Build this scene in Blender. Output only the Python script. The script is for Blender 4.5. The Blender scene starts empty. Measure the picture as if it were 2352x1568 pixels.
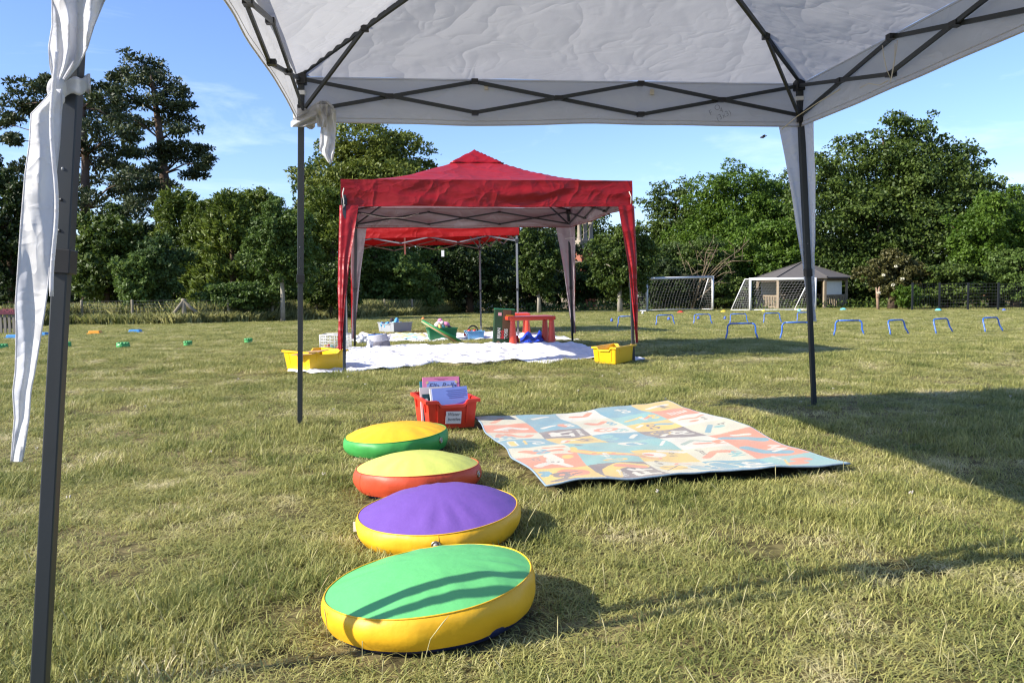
import bpy, math, random
import numpy as np
from mathutils import Vector, Matrix, Euler

R = math.radians
scene = bpy.context.scene
COL = scene.collection
PI = math.pi

# ------------------------------------------------------------------ camera, sky, sun, exposure
CAM_H, PITCH, ROLL, FPX = 0.7976, 0.0675, 0.0137, 1880.0
W, H = 2352.0, 1568.0
_cp, _sp, _cr, _sr = math.cos(PITCH), math.sin(PITCH), math.cos(ROLL), math.sin(ROLL)
FW = np.array([0, _cp, -_sp]); UP0 = np.array([0, _sp, _cp]); RT0 = np.array([1.0, 0, 0])
CX = _cr * RT0 - _sr * UP0
CY = _sr * RT0 + _cr * UP0
EYE = np.array([0, 0, CAM_H])
cd = bpy.data.cameras.new('camera')
cam = bpy.data.objects.new('camera', cd); COL.objects.link(cam)
cd.sensor_width = 36; cd.sensor_fit = 'HORIZONTAL'; cd.lens = 36 * FPX / W
cd.clip_start = 0.05; cd.clip_end = 2000
cam.matrix_world = Matrix(((CX[0], CY[0], -FW[0], 0), (CX[1], CY[1], -FW[1], 0), (CX[2], CY[2], -FW[2], CAM_H), (0, 0, 0, 1)))
scene.camera = cam

SUN_EL, SUN_AZ = R(31.8), R(19)          # light travels towards +x, turned by SUN_AZ towards +y
ldir = Vector((math.cos(SUN_AZ) * math.cos(SUN_EL), math.sin(SUN_AZ) * math.cos(SUN_EL), -math.sin(SUN_EL)))
sd = bpy.data.lights.new('sun', 'SUN'); sd.energy = 4.6; sd.angle = R(0.53); sd.color = (1.0, 0.93, 0.82)
sun = bpy.data.objects.new('sun', sd); COL.objects.link(sun)
sun.rotation_euler = ldir.to_track_quat('-Z', 'Y').to_euler()

world = bpy.data.worlds.new('World'); scene.world = world; world.use_nodes = True
nt = world.node_tree; nt.nodes.clear()
sky = nt.nodes.new('ShaderNodeTexSky'); sky.sky_type = 'NISHITA'; sky.sun_disc = False
sky.sun_elevation = SUN_EL
sky.sun_rotation = math.atan2(-ldir.x, -ldir.y)      # azimuth of the sun, from +Y towards +X
sky.altitude = 50; sky.air_density = 1.0; sky.dust_density = 0.3; sky.ozone_density = 4.0
tcw = nt.nodes.new('ShaderNodeTexCoord')
mpw = nt.nodes.new('ShaderNodeMapping'); mpw.inputs['Scale'].default_value = (1.6, 1.6, 7.0); mpw.inputs['Rotation'].default_value = (0, 0.18, 0)
nzw = nt.nodes.new('ShaderNodeTexNoise'); nzw.inputs['Scale'].default_value = 2.2; nzw.inputs['Detail'].default_value = 9; nzw.inputs['Roughness'].default_value = 0.62; nzw.inputs['Distortion'].default_value = 0.9
rpw = nt.nodes.new('ShaderNodeValToRGB'); rpw.color_ramp.elements[0].position = 0.52; rpw.color_ramp.elements[1].position = 0.86
rpw.color_ramp.elements[1].color = (0.32, 0.32, 0.32, 1)
mxw = nt.nodes.new('ShaderNodeMix'); mxw.data_type = 'RGBA'; mxw.inputs[7].default_value = (7.5, 8.2, 9.2, 1)
bgw = nt.nodes.new('ShaderNodeBackground'); bgw.inputs['Strength'].default_value = 0.115
ow = nt.nodes.new('ShaderNodeOutputWorld')
nt.links.new(tcw.outputs['Generated'], mpw.inputs['Vector']); nt.links.new(mpw.outputs[0], nzw.inputs['Vector'])
nt.links.new(nzw.outputs[0], rpw.inputs[0]); nt.links.new(rpw.outputs[0], mxw.inputs[0])
tn = nt.nodes.new('ShaderNodeMix'); tn.data_type = 'RGBA'; tn.blend_type = 'MULTIPLY'; tn.inputs[0].default_value = 1; tn.inputs[7].default_value = (0.90, 0.905, 1.08, 1)
nt.links.new(sky.outputs[0], tn.inputs[6]); nt.links.new(tn.outputs[2], mxw.inputs[6]); nt.links.new(mxw.outputs[2], bgw.inputs[0]); nt.links.new(bgw.outputs[0], ow.inputs[0])

vs = scene.view_settings
vs.view_transform = 'Standard'; vs.look = 'None'; vs.gamma = 1; vs.use_curve_mapping = False; vs.exposure = 1.0
scene.render.engine = 'CYCLES'
scene.cycles.max_bounces = 8; scene.cycles.diffuse_bounces = 3; scene.cycles.transparent_max_bounces = 8
scene.cycles.use_denoising = True
scene.cycles.pixel_filter_type = 'BLACKMAN_HARRIS'; scene.cycles.filter_width = 1.25
scene.cycles.sample_clamp_indirect = 6; scene.cycles.use_adaptive_sampling = False

# ------------------------------------------------------------------ placing helpers
def gz(y):
    t = max(0.0, y - 9.0)
    return -0.018 * t * t / (t + 1.2) if y < 70 else gz(69.9)

def ray(px, py):
    return FW + CX * (px - W / 2) / FPX - CY * (py - H / 2) / FPX

def at(px, py, dz=0.0):
    """ground point seen at a picture coordinate"""
    d = ray(px, py); lo, hi = 0.5, 300.0
    for _ in range(60):
        t = (lo + hi) / 2; p = EYE + d * t
        if p[2] > gz(p[1]) + dz: lo = t
        else: hi = t
    return Vector(EYE + d * t)

def pt(px, py, Y):
    d = ray(px, py); return Vector(EYE + d * (Y / d[1]))

def pz(px, py, z):
    d = ray(px, py); return Vector(EYE + d * ((z - CAM_H) / d[2]))

# ------------------------------------------------------------------ materials
MATS = {}
def nodes(name):
    m = bpy.data.materials.new(name); m.use_nodes = True
    n = m.node_tree.nodes; n.clear()
    o = n.new('ShaderNodeOutputMaterial')
    return m, n, m.node_tree.links, o

def noise_bump(n, l, scale, strength, dist=0.01, detail=4, coord='Object'):
    tc = n.new('ShaderNodeTexCoord'); nz = n.new('ShaderNodeTexNoise')
    nz.inputs['Scale'].default_value = scale; nz.inputs['Detail'].default_value = detail
    l.new(tc.outputs[coord], nz.inputs['Vector'])
    b = n.new('ShaderNodeBump'); b.inputs['Strength'].default_value = strength; b.inputs['Distance'].default_value = dist
    l.new(nz.outputs[0], b.inputs['Height'])
    return b, nz

def mat(name, col, rough=0.5, spec=0.5, metal=0.0, var=0.12, vscale=6, bump=0.15, bscale=40, bdist=0.004, coat=0.0):
    if name in MATS: return MATS[name]
    m, n, l, o = nodes(name)
    p = n.new('ShaderNodeBsdfPrincipled'); p.inputs['Roughness'].default_value = rough
    p.inputs['Specular IOR Level'].default_value = spec; p.inputs['Metallic'].default_value = metal
    p.inputs['Coat Weight'].default_value = coat
    b, nz = noise_bump(n, l, bscale, bump, bdist); l.new(b.outputs[0], p.inputs['Normal'])
    tc = n.new('ShaderNodeTexCoord'); nv = n.new('ShaderNodeTexNoise'); nv.inputs['Scale'].default_value = vscale; nv.inputs['Detail'].default_value = 5
    l.new(tc.outputs['Object'], nv.inputs['Vector'])
    mx = n.new('ShaderNodeMix'); mx.data_type = 'RGBA'
    mx.inputs[6].default_value = (*[c * (1 - var) for c in col], 1); mx.inputs[7].default_value = (*[min(1, c * (1 + var)) for c in col], 1)
    l.new(nv.outputs[0], mx.inputs[0]); l.new(mx.outputs[2], p.inputs['Base Color']); l.new(p.outputs[0], o.inputs[0])
    MATS[name] = m
    return m

def fabric(name, front, back=None, trans=None, tmix=0.3, rough=0.6, spec=0.3, crease=0.35, cscale=3.0):
    """woven sheet: two colours for two sides, lets part of the light through, creased"""
    m, n, l, o = nodes(name)
    tc = n.new('ShaderNodeTexCoord')
    h = None
    for sc, wt, st in ((cscale, 1.0, (1, 1, 1)), (cscale * 2.1, 0.5, (0.55, 1, 1.3)), (cscale * 0.5, 1.6, (0.5, 0.8, 1.4))):
        mp = n.new('ShaderNodeMapping'); mp.inputs['Scale'].default_value = st; mp.inputs['Rotation'].default_value = (0.3 * sc, 0.2, 0.7 * sc)
        l.new(tc.outputs['Object'], mp.inputs['Vector'])
        v = n.new('ShaderNodeTexNoise'); v.inputs['Scale'].default_value = sc; v.inputs['Detail'].default_value = 2.5; v.inputs['Roughness'].default_value = 0.45; v.inputs['Distortion'].default_value = 0.5
        l.new(mp.outputs[0], v.inputs['Vector'])
        sb = n.new('ShaderNodeMath'); sb.operation = 'SUBTRACT'; sb.inputs[1].default_value = 0.5; l.new(v.outputs[0], sb.inputs[0])
        ab = n.new('ShaderNodeMath'); ab.operation = 'ABSOLUTE'; l.new(sb.outputs[0], ab.inputs[0])
        mr = n.new('ShaderNodeMapRange'); mr.inputs[1].default_value = 0; mr.inputs[2].default_value = 0.14; mr.inputs[3].default_value = wt; mr.inputs[4].default_value = 0
        l.new(ab.outputs[0], mr.inputs[0])
        pw = n.new('ShaderNodeMath'); pw.operation = 'POWER'; pw.inputs[1].default_value = 1.8; l.new(mr.outputs[0], pw.inputs[0])
        if h is None: h = pw.outputs[0]
        else:
            ad = n.new('ShaderNodeMath'); ad.operation = 'ADD'; l.new(h, ad.inputs[0]); l.new(pw.outputs[0], ad.inputs[1]); h = ad.outputs[0]
    n2 = n.new('ShaderNodeTexNoise'); n2.inputs['Scale'].default_value = cscale * 1.2; n2.inputs['Detail'].default_value = 5
    l.new(tc.outputs['Object'], n2.inputs['Vector'])
    ad = n.new('ShaderNodeMath'); ad.operation = 'MULTIPLY_ADD'; ad.inputs[1].default_value = 1.2
    l.new(n2.outputs[0], ad.inputs[0]); l.new(h, ad.inputs[2])
    b = n.new('ShaderNodeBump'); b.inputs['Strength'].default_value = crease; b.inputs['Distance'].default_value = 0.03
    l.new(ad.outputs[0], b.inputs['Height'])
    p = n.new('ShaderNodeBsdfPrincipled'); p.inputs['Roughness'].default_value = rough; p.inputs['Specular IOR Level'].default_value = spec
    l.new(b.outputs[0], p.inputs['Normal'])
    ge = n.new('ShaderNodeNewGeometry')
    n3 = n.new('ShaderNodeTexNoise'); n3.inputs['Scale'].default_value = 2.0; n3.inputs['Detail'].default_value = 5; l.new(tc.outputs['Object'], n3.inputs['Vector'])
    mr3 = n.new('ShaderNodeMapRange'); mr3.inputs[1].default_value = 0.3; mr3.inputs[2].default_value = 0.7; mr3.inputs[3].default_value = 0.9; mr3.inputs[4].default_value = 1.05
    l.new(n3.outputs[0], mr3.inputs[0])
    mc = n.new('ShaderNodeMix'); mc.data_type = 'RGBA'; mc.inputs[6].default_value = (*front, 1); mc.inputs[7].default_value = (*(back or front), 1)
    l.new(ge.outputs['Backfacing'], mc.inputs[0])
    vm = n.new('ShaderNodeVectorMath'); vm.operation = 'SCALE'; l.new(mc.outputs[2], vm.inputs[0]); l.new(mr3.outputs[0], vm.inputs['Scale'])
    l.new(vm.outputs[0], p.inputs['Base Color'])
    t = n.new('ShaderNodeBsdfTranslucent'); t.inputs[0].default_value = (*(trans or front), 1); l.new(b.outputs[0], t.inputs['Normal'])
    ms = n.new('ShaderNodeMixShader'); ms.inputs[0].default_value = tmix
    l.new(p.outputs[0], ms.inputs[1]); l.new(t.outputs[0], ms.inputs[2]); l.new(ms.outputs[0], o.inputs[0])
    return m

def leafmat(name, dark, light, trans=0.3, hue_noise=0.5, rough=0.55, spec=0.35, dry=None):
    """leaf: colour varies from leaf to leaf and slowly over the plant"""
    m, n, l, o = nodes(name)
    at_ = n.new('ShaderNodeAttribute'); at_.attribute_name = 'rnd'
    oi = n.new('ShaderNodeObjectInfo')
    ge = n.new('ShaderNodeNewGeometry'); nz = n.new('ShaderNodeTexNoise'); nz.inputs['Scale'].default_value = hue_noise; nz.inputs['Detail'].default_value = 3
    l.new(ge.outputs['Position'], nz.inputs['Vector'])
    a1 = n.new('ShaderNodeMath'); a1.operation = 'MULTIPLY_ADD'; a1.inputs[1].default_value = 0.5
    mr = n.new('ShaderNodeMapRange'); mr.inputs[1].default_value = 0.3; mr.inputs[2].default_value = 0.7; mr.inputs[3].default_value = 0; mr.inputs[4].default_value = 0.5
    l.new(nz.outputs[0], mr.inputs[0]); l.new(at_.outputs['Fac'], a1.inputs[0]); l.new(mr.outputs[0], a1.inputs[2])
    r = n.new('ShaderNodeValToRGB'); r.color_ramp.elements[0].color = (*dark, 1); r.color_ramp.elements[1].color = (*light, 1)
    r.color_ramp.elements[0].position = 0.1; r.color_ramp.elements[1].position = 0.9
    if dry:
        e = r.color_ramp.elements.new(0.97); e.color = (*dry, 1); r.color_ramp.elements[1].position = 0.8
    l.new(a1.outputs[0], r.inputs[0])
    p = n.new('ShaderNodeBsdfPrincipled'); p.inputs['Roughness'].default_value = rough; p.inputs['Specular IOR Level'].default_value = spec
    l.new(r.outputs[0], p.inputs['Base Color'])
    t = n.new('ShaderNodeBsdfTranslucent'); l.new(r.outputs[0], t.inputs[0])
    ms = n.new('ShaderNodeMixShader'); ms.inputs[0].default_value = trans
    l.new(p.outputs[0], ms.inputs[1]); l.new(t.outputs[0], ms.inputs[2]); l.new(ms.outputs[0], o.inputs[0])
    return m

STEEL = mat('grey_painted_steel', (0.024, 0.029, 0.032), rough=0.45, spec=0.5, var=0.15, bump=0.05)
STEEL_LIGHT = mat('light_grey_steel', (0.16, 0.17, 0.18), rough=0.4, var=0.15, bump=0.05)
BLACK_PLASTIC = mat('black_plastic', (0.012, 0.012, 0.013), rough=0.45, bump=0.05)
WHITE_PLASTIC = mat('white_plastic', (0.72, 0.72, 0.7), rough=0.4, var=0.06, bump=0.05)
CORD = mat('white_cord', (0.62, 0.58, 0.5), rough=0.8)
INK = mat('black_ink', (0.02, 0.02, 0.025), rough=0.7)
WHITE_CLOTH = fabric('white_canopy_cloth', (0.68, 0.67, 0.66), (0.58, 0.575, 0.58), (0.58, 0.59, 0.62), tmix=0.34, rough=0.7, crease=0.17, cscale=3.4)
WHITE_CURTAIN = fabric('white_curtain_cloth', (0.74, 0.73, 0.72), None, (0.66, 0.68, 0.74), tmix=0.42, rough=0.6, crease=0.25, cscale=7)
RED_CLOTH = fabric('red_canopy_cloth', (0.36, 0.007, 0.011), (0.42, 0.37, 0.38), (0.30, 0.10, 0.11), tmix=0.22, rough=0.42, spec=0.35, crease=0.26, cscale=3.2)
RED_SHEET = fabric('red_thin_cloth', (0.42, 0.010, 0.012), None, (0.55, 0.02, 0.015), tmix=0.45, rough=0.5, crease=0.3, cscale=2.5)
SHEET = fabric('white_sheet_cloth', (0.80, 0.80, 0.82), None, None, tmix=0.05, rough=0.8, spec=0.1, crease=0.45, cscale=3.0)

# ------------------------------------------------------------------ object helpers
def tag(o, label=None, cat=None, group=None, kind=None):
    if label: o['label'] = label
    if cat: o['category'] = cat
    if group: o['group'] = group
    if kind: o['kind'] = kind
    return o

def thing(name, label, cat, loc, group=None):
    o = bpy.data.objects.new(name, None); COL.objects.link(o); o.location = loc; o.empty_display_size = 0.1
    return tag(o, label, cat, group)

def attach(o, parent):
    if parent is not None:
        o.parent = parent
        loc = Vector(parent['_w']) if '_w' in parent else parent.location
        top = parent
        while top.parent is not None: top = top.parent
        o.matrix_parent_inverse = Matrix.Translation(-top.location) if parent is top else Matrix.Identity(4)
    return o

class MB:
    def __init__(s): s.v = []; s.f = []; s.mi = []
    def add(s, verts, faces, mi=0):
        k = len(s.v); s.v += [tuple(v) for v in verts]; s.f += [tuple(i + k for i in f) for f in faces]; s.mi += [mi] * len(faces); return s
    def box(s, c, size, rot=None, taper=1.0, mi=0):
        c = Vector(c); a, b, d = (x / 2 for x in size); vs_ = []
        for z, t in ((-d, 1.0), (d, taper)):
            for x, y in ((-a, -b), (a, -b), (a, b), (-a, b)):
                p = Vector((x * t, y * t, z))
                if rot is not None: p = rot @ p
                vs_.append(c + p)
        return s.add(vs_, [(3, 2, 1, 0), (4, 5, 6, 7), (0, 1, 5, 4), (1, 2, 6, 5), (2, 3, 7, 6), (3, 0, 4, 7)], mi)
    def bar(s, p, q, w, h=None, up=(0, 0, 1), mi=0, taper=1.0):
        p = Vector(p); q = Vector(q); h = h or w; d = q - p
        if d.length < 1e-6: return s
        z = d.normalized(); u = Vector(up)
        if abs(z.dot(u)) > 0.98: u = Vector((0, 1, 0))
        x = u.cross(z).normalized(); y = z.cross(x)
        vs_ = []
        for c, t in ((p, 1.0), (q, taper)):
            for a, b in ((-1, -1), (1, -1), (1, 1), (-1, 1)): vs_.append(c + x * (a * w / 2 * t) + y * (b * h / 2 * t))
        return s.add(vs_, [(3, 2, 1, 0), (4, 5, 6, 7), (0, 1, 5, 4), (1, 2, 6, 5), (2, 3, 7, 6), (3, 0, 4, 7)], mi)
    def tube(s, pts, r, n=8, mi=0, closed=False, cap=True):
        pts = [Vector(p) for p in pts]; rr = r if isinstance(r, (list, tuple)) else [r] * len(pts)
        N = len(pts); rings = []; prev = None
        for i, p in enumerate(pts):
            a = pts[(i - 1) % N] if (closed or i > 0) else p; b = pts[(i + 1) % N] if (closed or i < N - 1) else p
            t = (b - a).normalized() if (b - a).length > 1e-9 else Vector((0, 0, 1))
            if prev is None:
                u = Vector((0, 0, 1)) if abs(t.z) < 0.9 else Vector((1, 0, 0))
                x = u.cross(t).normalized()
            else:
                x = (prev - t * prev.dot(t)).normalized()
            prev = x; y = t.cross(x)
            rings.append([p + (x * math.cos(2 * PI * k / n) + y * math.sin(2 * PI * k / n)) * rr[i] for k in range(n)])
        vs_ = [q for g in rings for q in g]; fs = []
        for i in range(N if closed else N - 1):
            j = (i + 1) % N
            for k in range(n): fs.append((i * n + k, i * n + (k + 1) % n, j * n + (k + 1) % n, j * n + k))
        if cap and not closed: fs += [tuple(range(n))[::-1], tuple((N - 1) * n + k for k in range(n))]
        return s.add(vs_, fs, mi)
    def lathe(s, c, prof, n=32, fn=None, mi=0, cap=False):
        c = Vector(c); vs_ = []; fs = []
        for i, (r, z) in enumerate(prof):
            for k in range(n):
                a = 2 * PI * k / n
                p = Vector((r * math.cos(a), r * math.sin(a), z))
                if fn: p = fn(p, a, i)
                vs_.append(c + p)
        for i in range(len(prof) - 1):
            for k in range(n): fs.append((i * n + k, i * n + (k + 1) % n, (i + 1) * n + (k + 1) % n, (i + 1) * n + k))
        if cap: fs += [tuple(range(n))[::-1], tuple((len(prof) - 1) * n + k for k in range(n))]
        return s.add(vs_, fs, mi)
    def ball(s, c, r, n=12, m=8, rot=None, mi=0):
        c = Vector(c); r = r if isinstance(r, (tuple, list)) else (r, r, r); vs_ = []; fs = []
        for i in range(m + 1):
            th = PI * i / m
            for k in range(n):
                a = 2 * PI * k / n
                p = Vector((r[0] * math.sin(th) * math.cos(a), r[1] * math.sin(th) * math.sin(a), -r[2] * math.cos(th)))
                if rot is not None: p = rot @ p
                vs_.append(c + p)
        for i in range(m):
            for k in range(n): fs.append((i * n + k, i * n + (k + 1) % n, (i + 1) * n + (k + 1) % n, (i + 1) * n + k))
        return s.add(vs_, fs, mi)
    def grid(s, fn, nu, nv, mi=0, flip=False):
        vs_ = [fn(i / nu, j / nv) for j in range(nv + 1) for i in range(nu + 1)]; fs = []
        for j in range(nv):
            for i in range(nu):
                a = j * (nu + 1) + i; f = (a, a + 1, a + nu + 2, a + nu + 1)
                fs.append(f[::-1] if flip else f)
        return s.add(vs_, fs, mi)
    def build(s, name, m, parent=None, smooth=False, bevel=0.0, solid=0.0, weld=False, subsurf=0):
        me = bpy.data.meshes.new(name); me.from_pydata(s.v, [], s.f)
        for x in (m if isinstance(m, (list, tuple)) else [m]): me.materials.append(x)
        if isinstance(m, (list, tuple)): me.polygons.foreach_set('material_index', s.mi)
        if smooth: me.polygons.foreach_set('use_smooth', [True] * len(me.polygons))
        me.update()
        o = bpy.data.objects.new(name, me); COL.objects.link(o)
        if weld: o.modifiers.new('weld', 'WELD').merge_threshold = 0.0005
        if solid: md = o.modifiers.new('solid', 'SOLIDIFY'); md.thickness = solid; md.offset = -1
        if bevel: md = o.modifiers.new('bevel', 'BEVEL'); md.width = bevel; md.segments = 2; md.limit_method = 'ANGLE'; md.angle_limit = R(35)
        if subsurf: md = o.modifiers.new('sub', 'SUBSURF'); md.levels = subsurf; md.render_levels = subsurf
        return attach(o, parent)

def copy_tree(o, parent=None):
    c = o.copy(); COL.objects.link(c)
    if parent is not None: c.parent = parent
    for ch in [x for x in bpy.data.objects if x.parent == o]: copy_tree(ch, c)
    return c

def text(name, body, size, origin, xdir, ydir, m, parent, shear=0.0, align='LEFT', bold=0.0):
    cu = bpy.data.curves.new(name, 'FONT'); cu.body = body; cu.size = size; cu.shear = shear; cu.align_x = align; cu.offset = bold
    cu.materials.append(m); cu.resolution_u = 3
    o = bpy.data.objects.new(name, cu); COL.objects.link(o)
    x = Vector(xdir).normalized(); y = Vector(ydir); y = (y - x * x.dot(y)).normalized(); z = x.cross(y)
    M = Matrix.Identity(4)
    for i in range(3): M[i][0], M[i][1], M[i][2], M[i][3] = x[i], y[i], z[i], origin[i]
    dg = bpy.context.evaluated_depsgraph_get()
    me = bpy.data.meshes.new_from_object(o.evaluated_get(dg)); bpy.data.objects.remove(o); bpy.data.curves.remove(cu)
    me.transform(M); me.name = name
    o = bpy.data.objects.new(name, me); COL.objects.link(o)
    return attach(o, parent)

def fbm(x, y, seed=0):
    s = seed * 12.9898
    return (math.sin(1.7 * x + 1.3 * y + s) + math.sin(-2.3 * x + 2.9 * y + 1.7 * s) * 0.6 + math.sin(4.1 * x + 3.7 * y + 2.3 * s) * 0.4 + math.sin(7.3 * x - 6.1 * y + 0.7 * s) * 0.25) / 2.25

# ------------------------------------------------------------------ ground
def soil_material():
    m, n, l, o = nodes('dry_lawn_soil')
    ge = n.new('ShaderNodeNewGeometry')
    n1 = n.new('ShaderNodeTexNoise'); n1.inputs['Scale'].default_value = 0.8; n1.inputs['Detail'].default_value = 8
    n2 = n.new('ShaderNodeTexNoise'); n2.inputs['Scale'].default_value = 14; n2.inputs['Detail'].default_value = 8
    for q in (n1, n2): l.new(ge.outputs['Position'], q.inputs['Vector'])
    r1 = n.new('ShaderNodeValToRGB'); r1.color_ramp.elements[0].color = (0.11, 0.10, 0.035, 1); r1.color_ramp.elements[1].color = (0.30, 0.235, 0.12, 1)
    r1.color_ramp.elements[0].position = 0.35; r1.color_ramp.elements[1].position = 0.68
    r2 = n.new('ShaderNodeValToRGB'); r2.color_ramp.elements[0].color = (0.35, 0.35, 0.35, 1); r2.color_ramp.elements[1].color = (1.1, 1.1, 1.1, 1)
    r2.color_ramp.elements[0].position = 0.35; r2.color_ramp.elements[1].position = 0.65
    l.new(n1.outputs[0], r1.inputs[0]); l.new(n2.outputs[0], r2.inputs[0])
    mx = n.new('ShaderNodeMix'); mx.data_type = 'RGBA'; mx.blend_type = 'MULTIPLY'; mx.inputs[0].default_value = 1
    l.new(r1.outputs[0], mx.inputs[6]); l.new(r2.outputs[0], mx.inputs[7])
    p = n.new('ShaderNodeBsdfPrincipled'); p.inputs['Roughness'].default_value = 0.95; p.inputs['Specular IOR Level'].default_value = 0.1
    l.new(mx.outputs[2], p.inputs['Base Color'])
    b = n.new('ShaderNodeBump'); b.inputs['Strength'].default_value = 0.8; b.inputs['Distance'].default_value = 0.02
    l.new(n2.outputs[0], b.inputs['Height']); l.new(b.outputs[0], p.inputs['Normal']); l.new(p.outputs[0], o.inputs[0])
    return m

def make_ground():
    ys = list(np.arange(-10, 72, 0.8)) + [90, 140, 220, 400]
    xs = [-400, -200, -100, -60, -30, -15, -5, 0, 5, 15, 30, 60, 100, 200, 400]
    v = [(x, y, gz(y)) for y in ys for x in xs]; f = []
    nx = len(xs)
    for j in range(len(ys) - 1):
        for i in range(nx - 1):
            a = j * nx + i; f.append((a, a + 1, a + nx + 1, a + nx))
    b = MB(); b.add(v, f); o = b.build('ground', soil_material(), smooth=True)
    tag(o, kind='structure')
make_ground()

# ------------------------------------------------------------------ leaf clouds
def leaf_object(name, C, size, m, parent, rng, up=0.4, aspect=0.6, out=None, stuff=True, longdir=None):
    """many separate leaf faces at centres C (N,3)"""
    N = len(C)
    size = np.broadcast_to(np.asarray(size, float), (N,)) * rng.uniform(0.65, 1.35, N)
    n = rng.normal(size=(N, 3)); n[:, 2] += up
    if out is not None: n += out * 0.7
    n /= np.linalg.norm(n, axis=1)[:, None]
    a = rng.normal(size=(N, 3)) if longdir is None else longdir + rng.normal(size=(N, 3)) * 0.25
    t = a - n * np.sum(a * n, 1)[:, None]; t /= np.linalg.norm(t, axis=1)[:, None] + 1e-9
    b = np.cross(n, t)
    s = size[:, None]
    q = np.stack([C - t * s * 0.5, C + b * s * aspect * 0.5 + t * s * 0.05, C + t * s * 0.5, C - b * s * aspect * 0.5 + t * s * 0.05], 1).reshape(-1, 3)
    me = bpy.data.meshes.new(name); me.vertices.add(4 * N); me.vertices.foreach_set('co', q.astype(np.float32).ravel())
    me.loops.add(4 * N); me.loops.foreach_set('vertex_index', np.arange(4 * N, dtype=np.int32))
    me.polygons.add(N); me.polygons.foreach_set('loop_start', np.arange(0, 4 * N, 4, dtype=np.int32)); me.polygons.foreach_set('loop_total', np.full(N, 4, np.int32))
    me.update(calc_edges=True)
    at_ = me.attributes.new('rnd', 'FLOAT', 'FACE'); at_.data.foreach_set('value', rng.random(N).astype(np.float32))
    me.materials.append(m)
    o = bpy.data.objects.new(name, me); COL.objects.link(o)
    if stuff: o['kind'] = 'stuff'
    return attach(o, parent)

BARK = mat('brown_bark', (0.09, 0.065, 0.045), rough=0.95, spec=0.1, var=0.5, vscale=9, bump=0.8, bscale=12, bdist=0.05)
PINE_BARK = mat('pine_bark', (0.105, 0.075, 0.058), rough=0.95, spec=0.1, var=0.45, vscale=5, bump=0.8, bscale=9, bdist=0.06)
BIRCH_BARK = mat('pale_bark', (0.30, 0.275, 0.22), rough=0.8, var=0.4, vscale=7, bump=0.3, bscale=12)
DEAD_WOOD = mat('dead_wood', (0.20, 0.15, 0.09), rough=0.9, var=0.4, vscale=4)
L_OAK = leafmat('oak_leaf', (0.026, 0.055, 0.008), (0.115, 0.165, 0.026))
L_MAPLE = leafmat('maple_leaf', (0.045, 0.100, 0.007), (0.140, 0.225, 0.026), trans=0.4)
L_LIME = leafmat('lime_leaf', (0.060, 0.090, 0.008), (0.200, 0.235, 0.038))
L_CONIFER = leafmat('conifer_spray', (0.042, 0.075, 0.006), (0.170, 0.220, 0.030))
L_PINE = leafmat('pine_needle', (0.016, 0.032, 0.012), (0.075, 0.098, 0.030), trans=0.15)
L_BLUE = leafmat('blue_green_leaf', (0.036, 0.075, 0.018), (0.115, 0.175, 0.045))
L_BIRCH = leafmat('young_leaf', (0.050, 0.095, 0.014), (0.155, 0.230, 0.050), trans=0.4)
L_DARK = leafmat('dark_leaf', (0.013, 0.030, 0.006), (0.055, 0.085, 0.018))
L_ELDER = leafmat('elder_leaf', (0.055, 0.060, 0.012), (0.150, 0.135, 0.045))
L_MEADOW = leafmat('meadow_grass', (0.12, 0.15, 0.03), (0.48, 0.45, 0.19), trans=0.3)

def limbs(b, base, tips, r0, rng, n=6):
    for t in tips:
        base_v, t_v = Vector(base), Vector(t)
        mid = base_v.lerp(t_v, 0.5) + Vector((rng.normal() * 0.12, rng.normal() * 0.12, 0.2)) * (t_v - base_v).length * 0.5
        b.tube([base_v, base_v.lerp(mid, 0.6), mid, t_v], [r0, r0 * 0.75, r0 * 0.55, r0 * 0.15], n=n)

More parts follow.
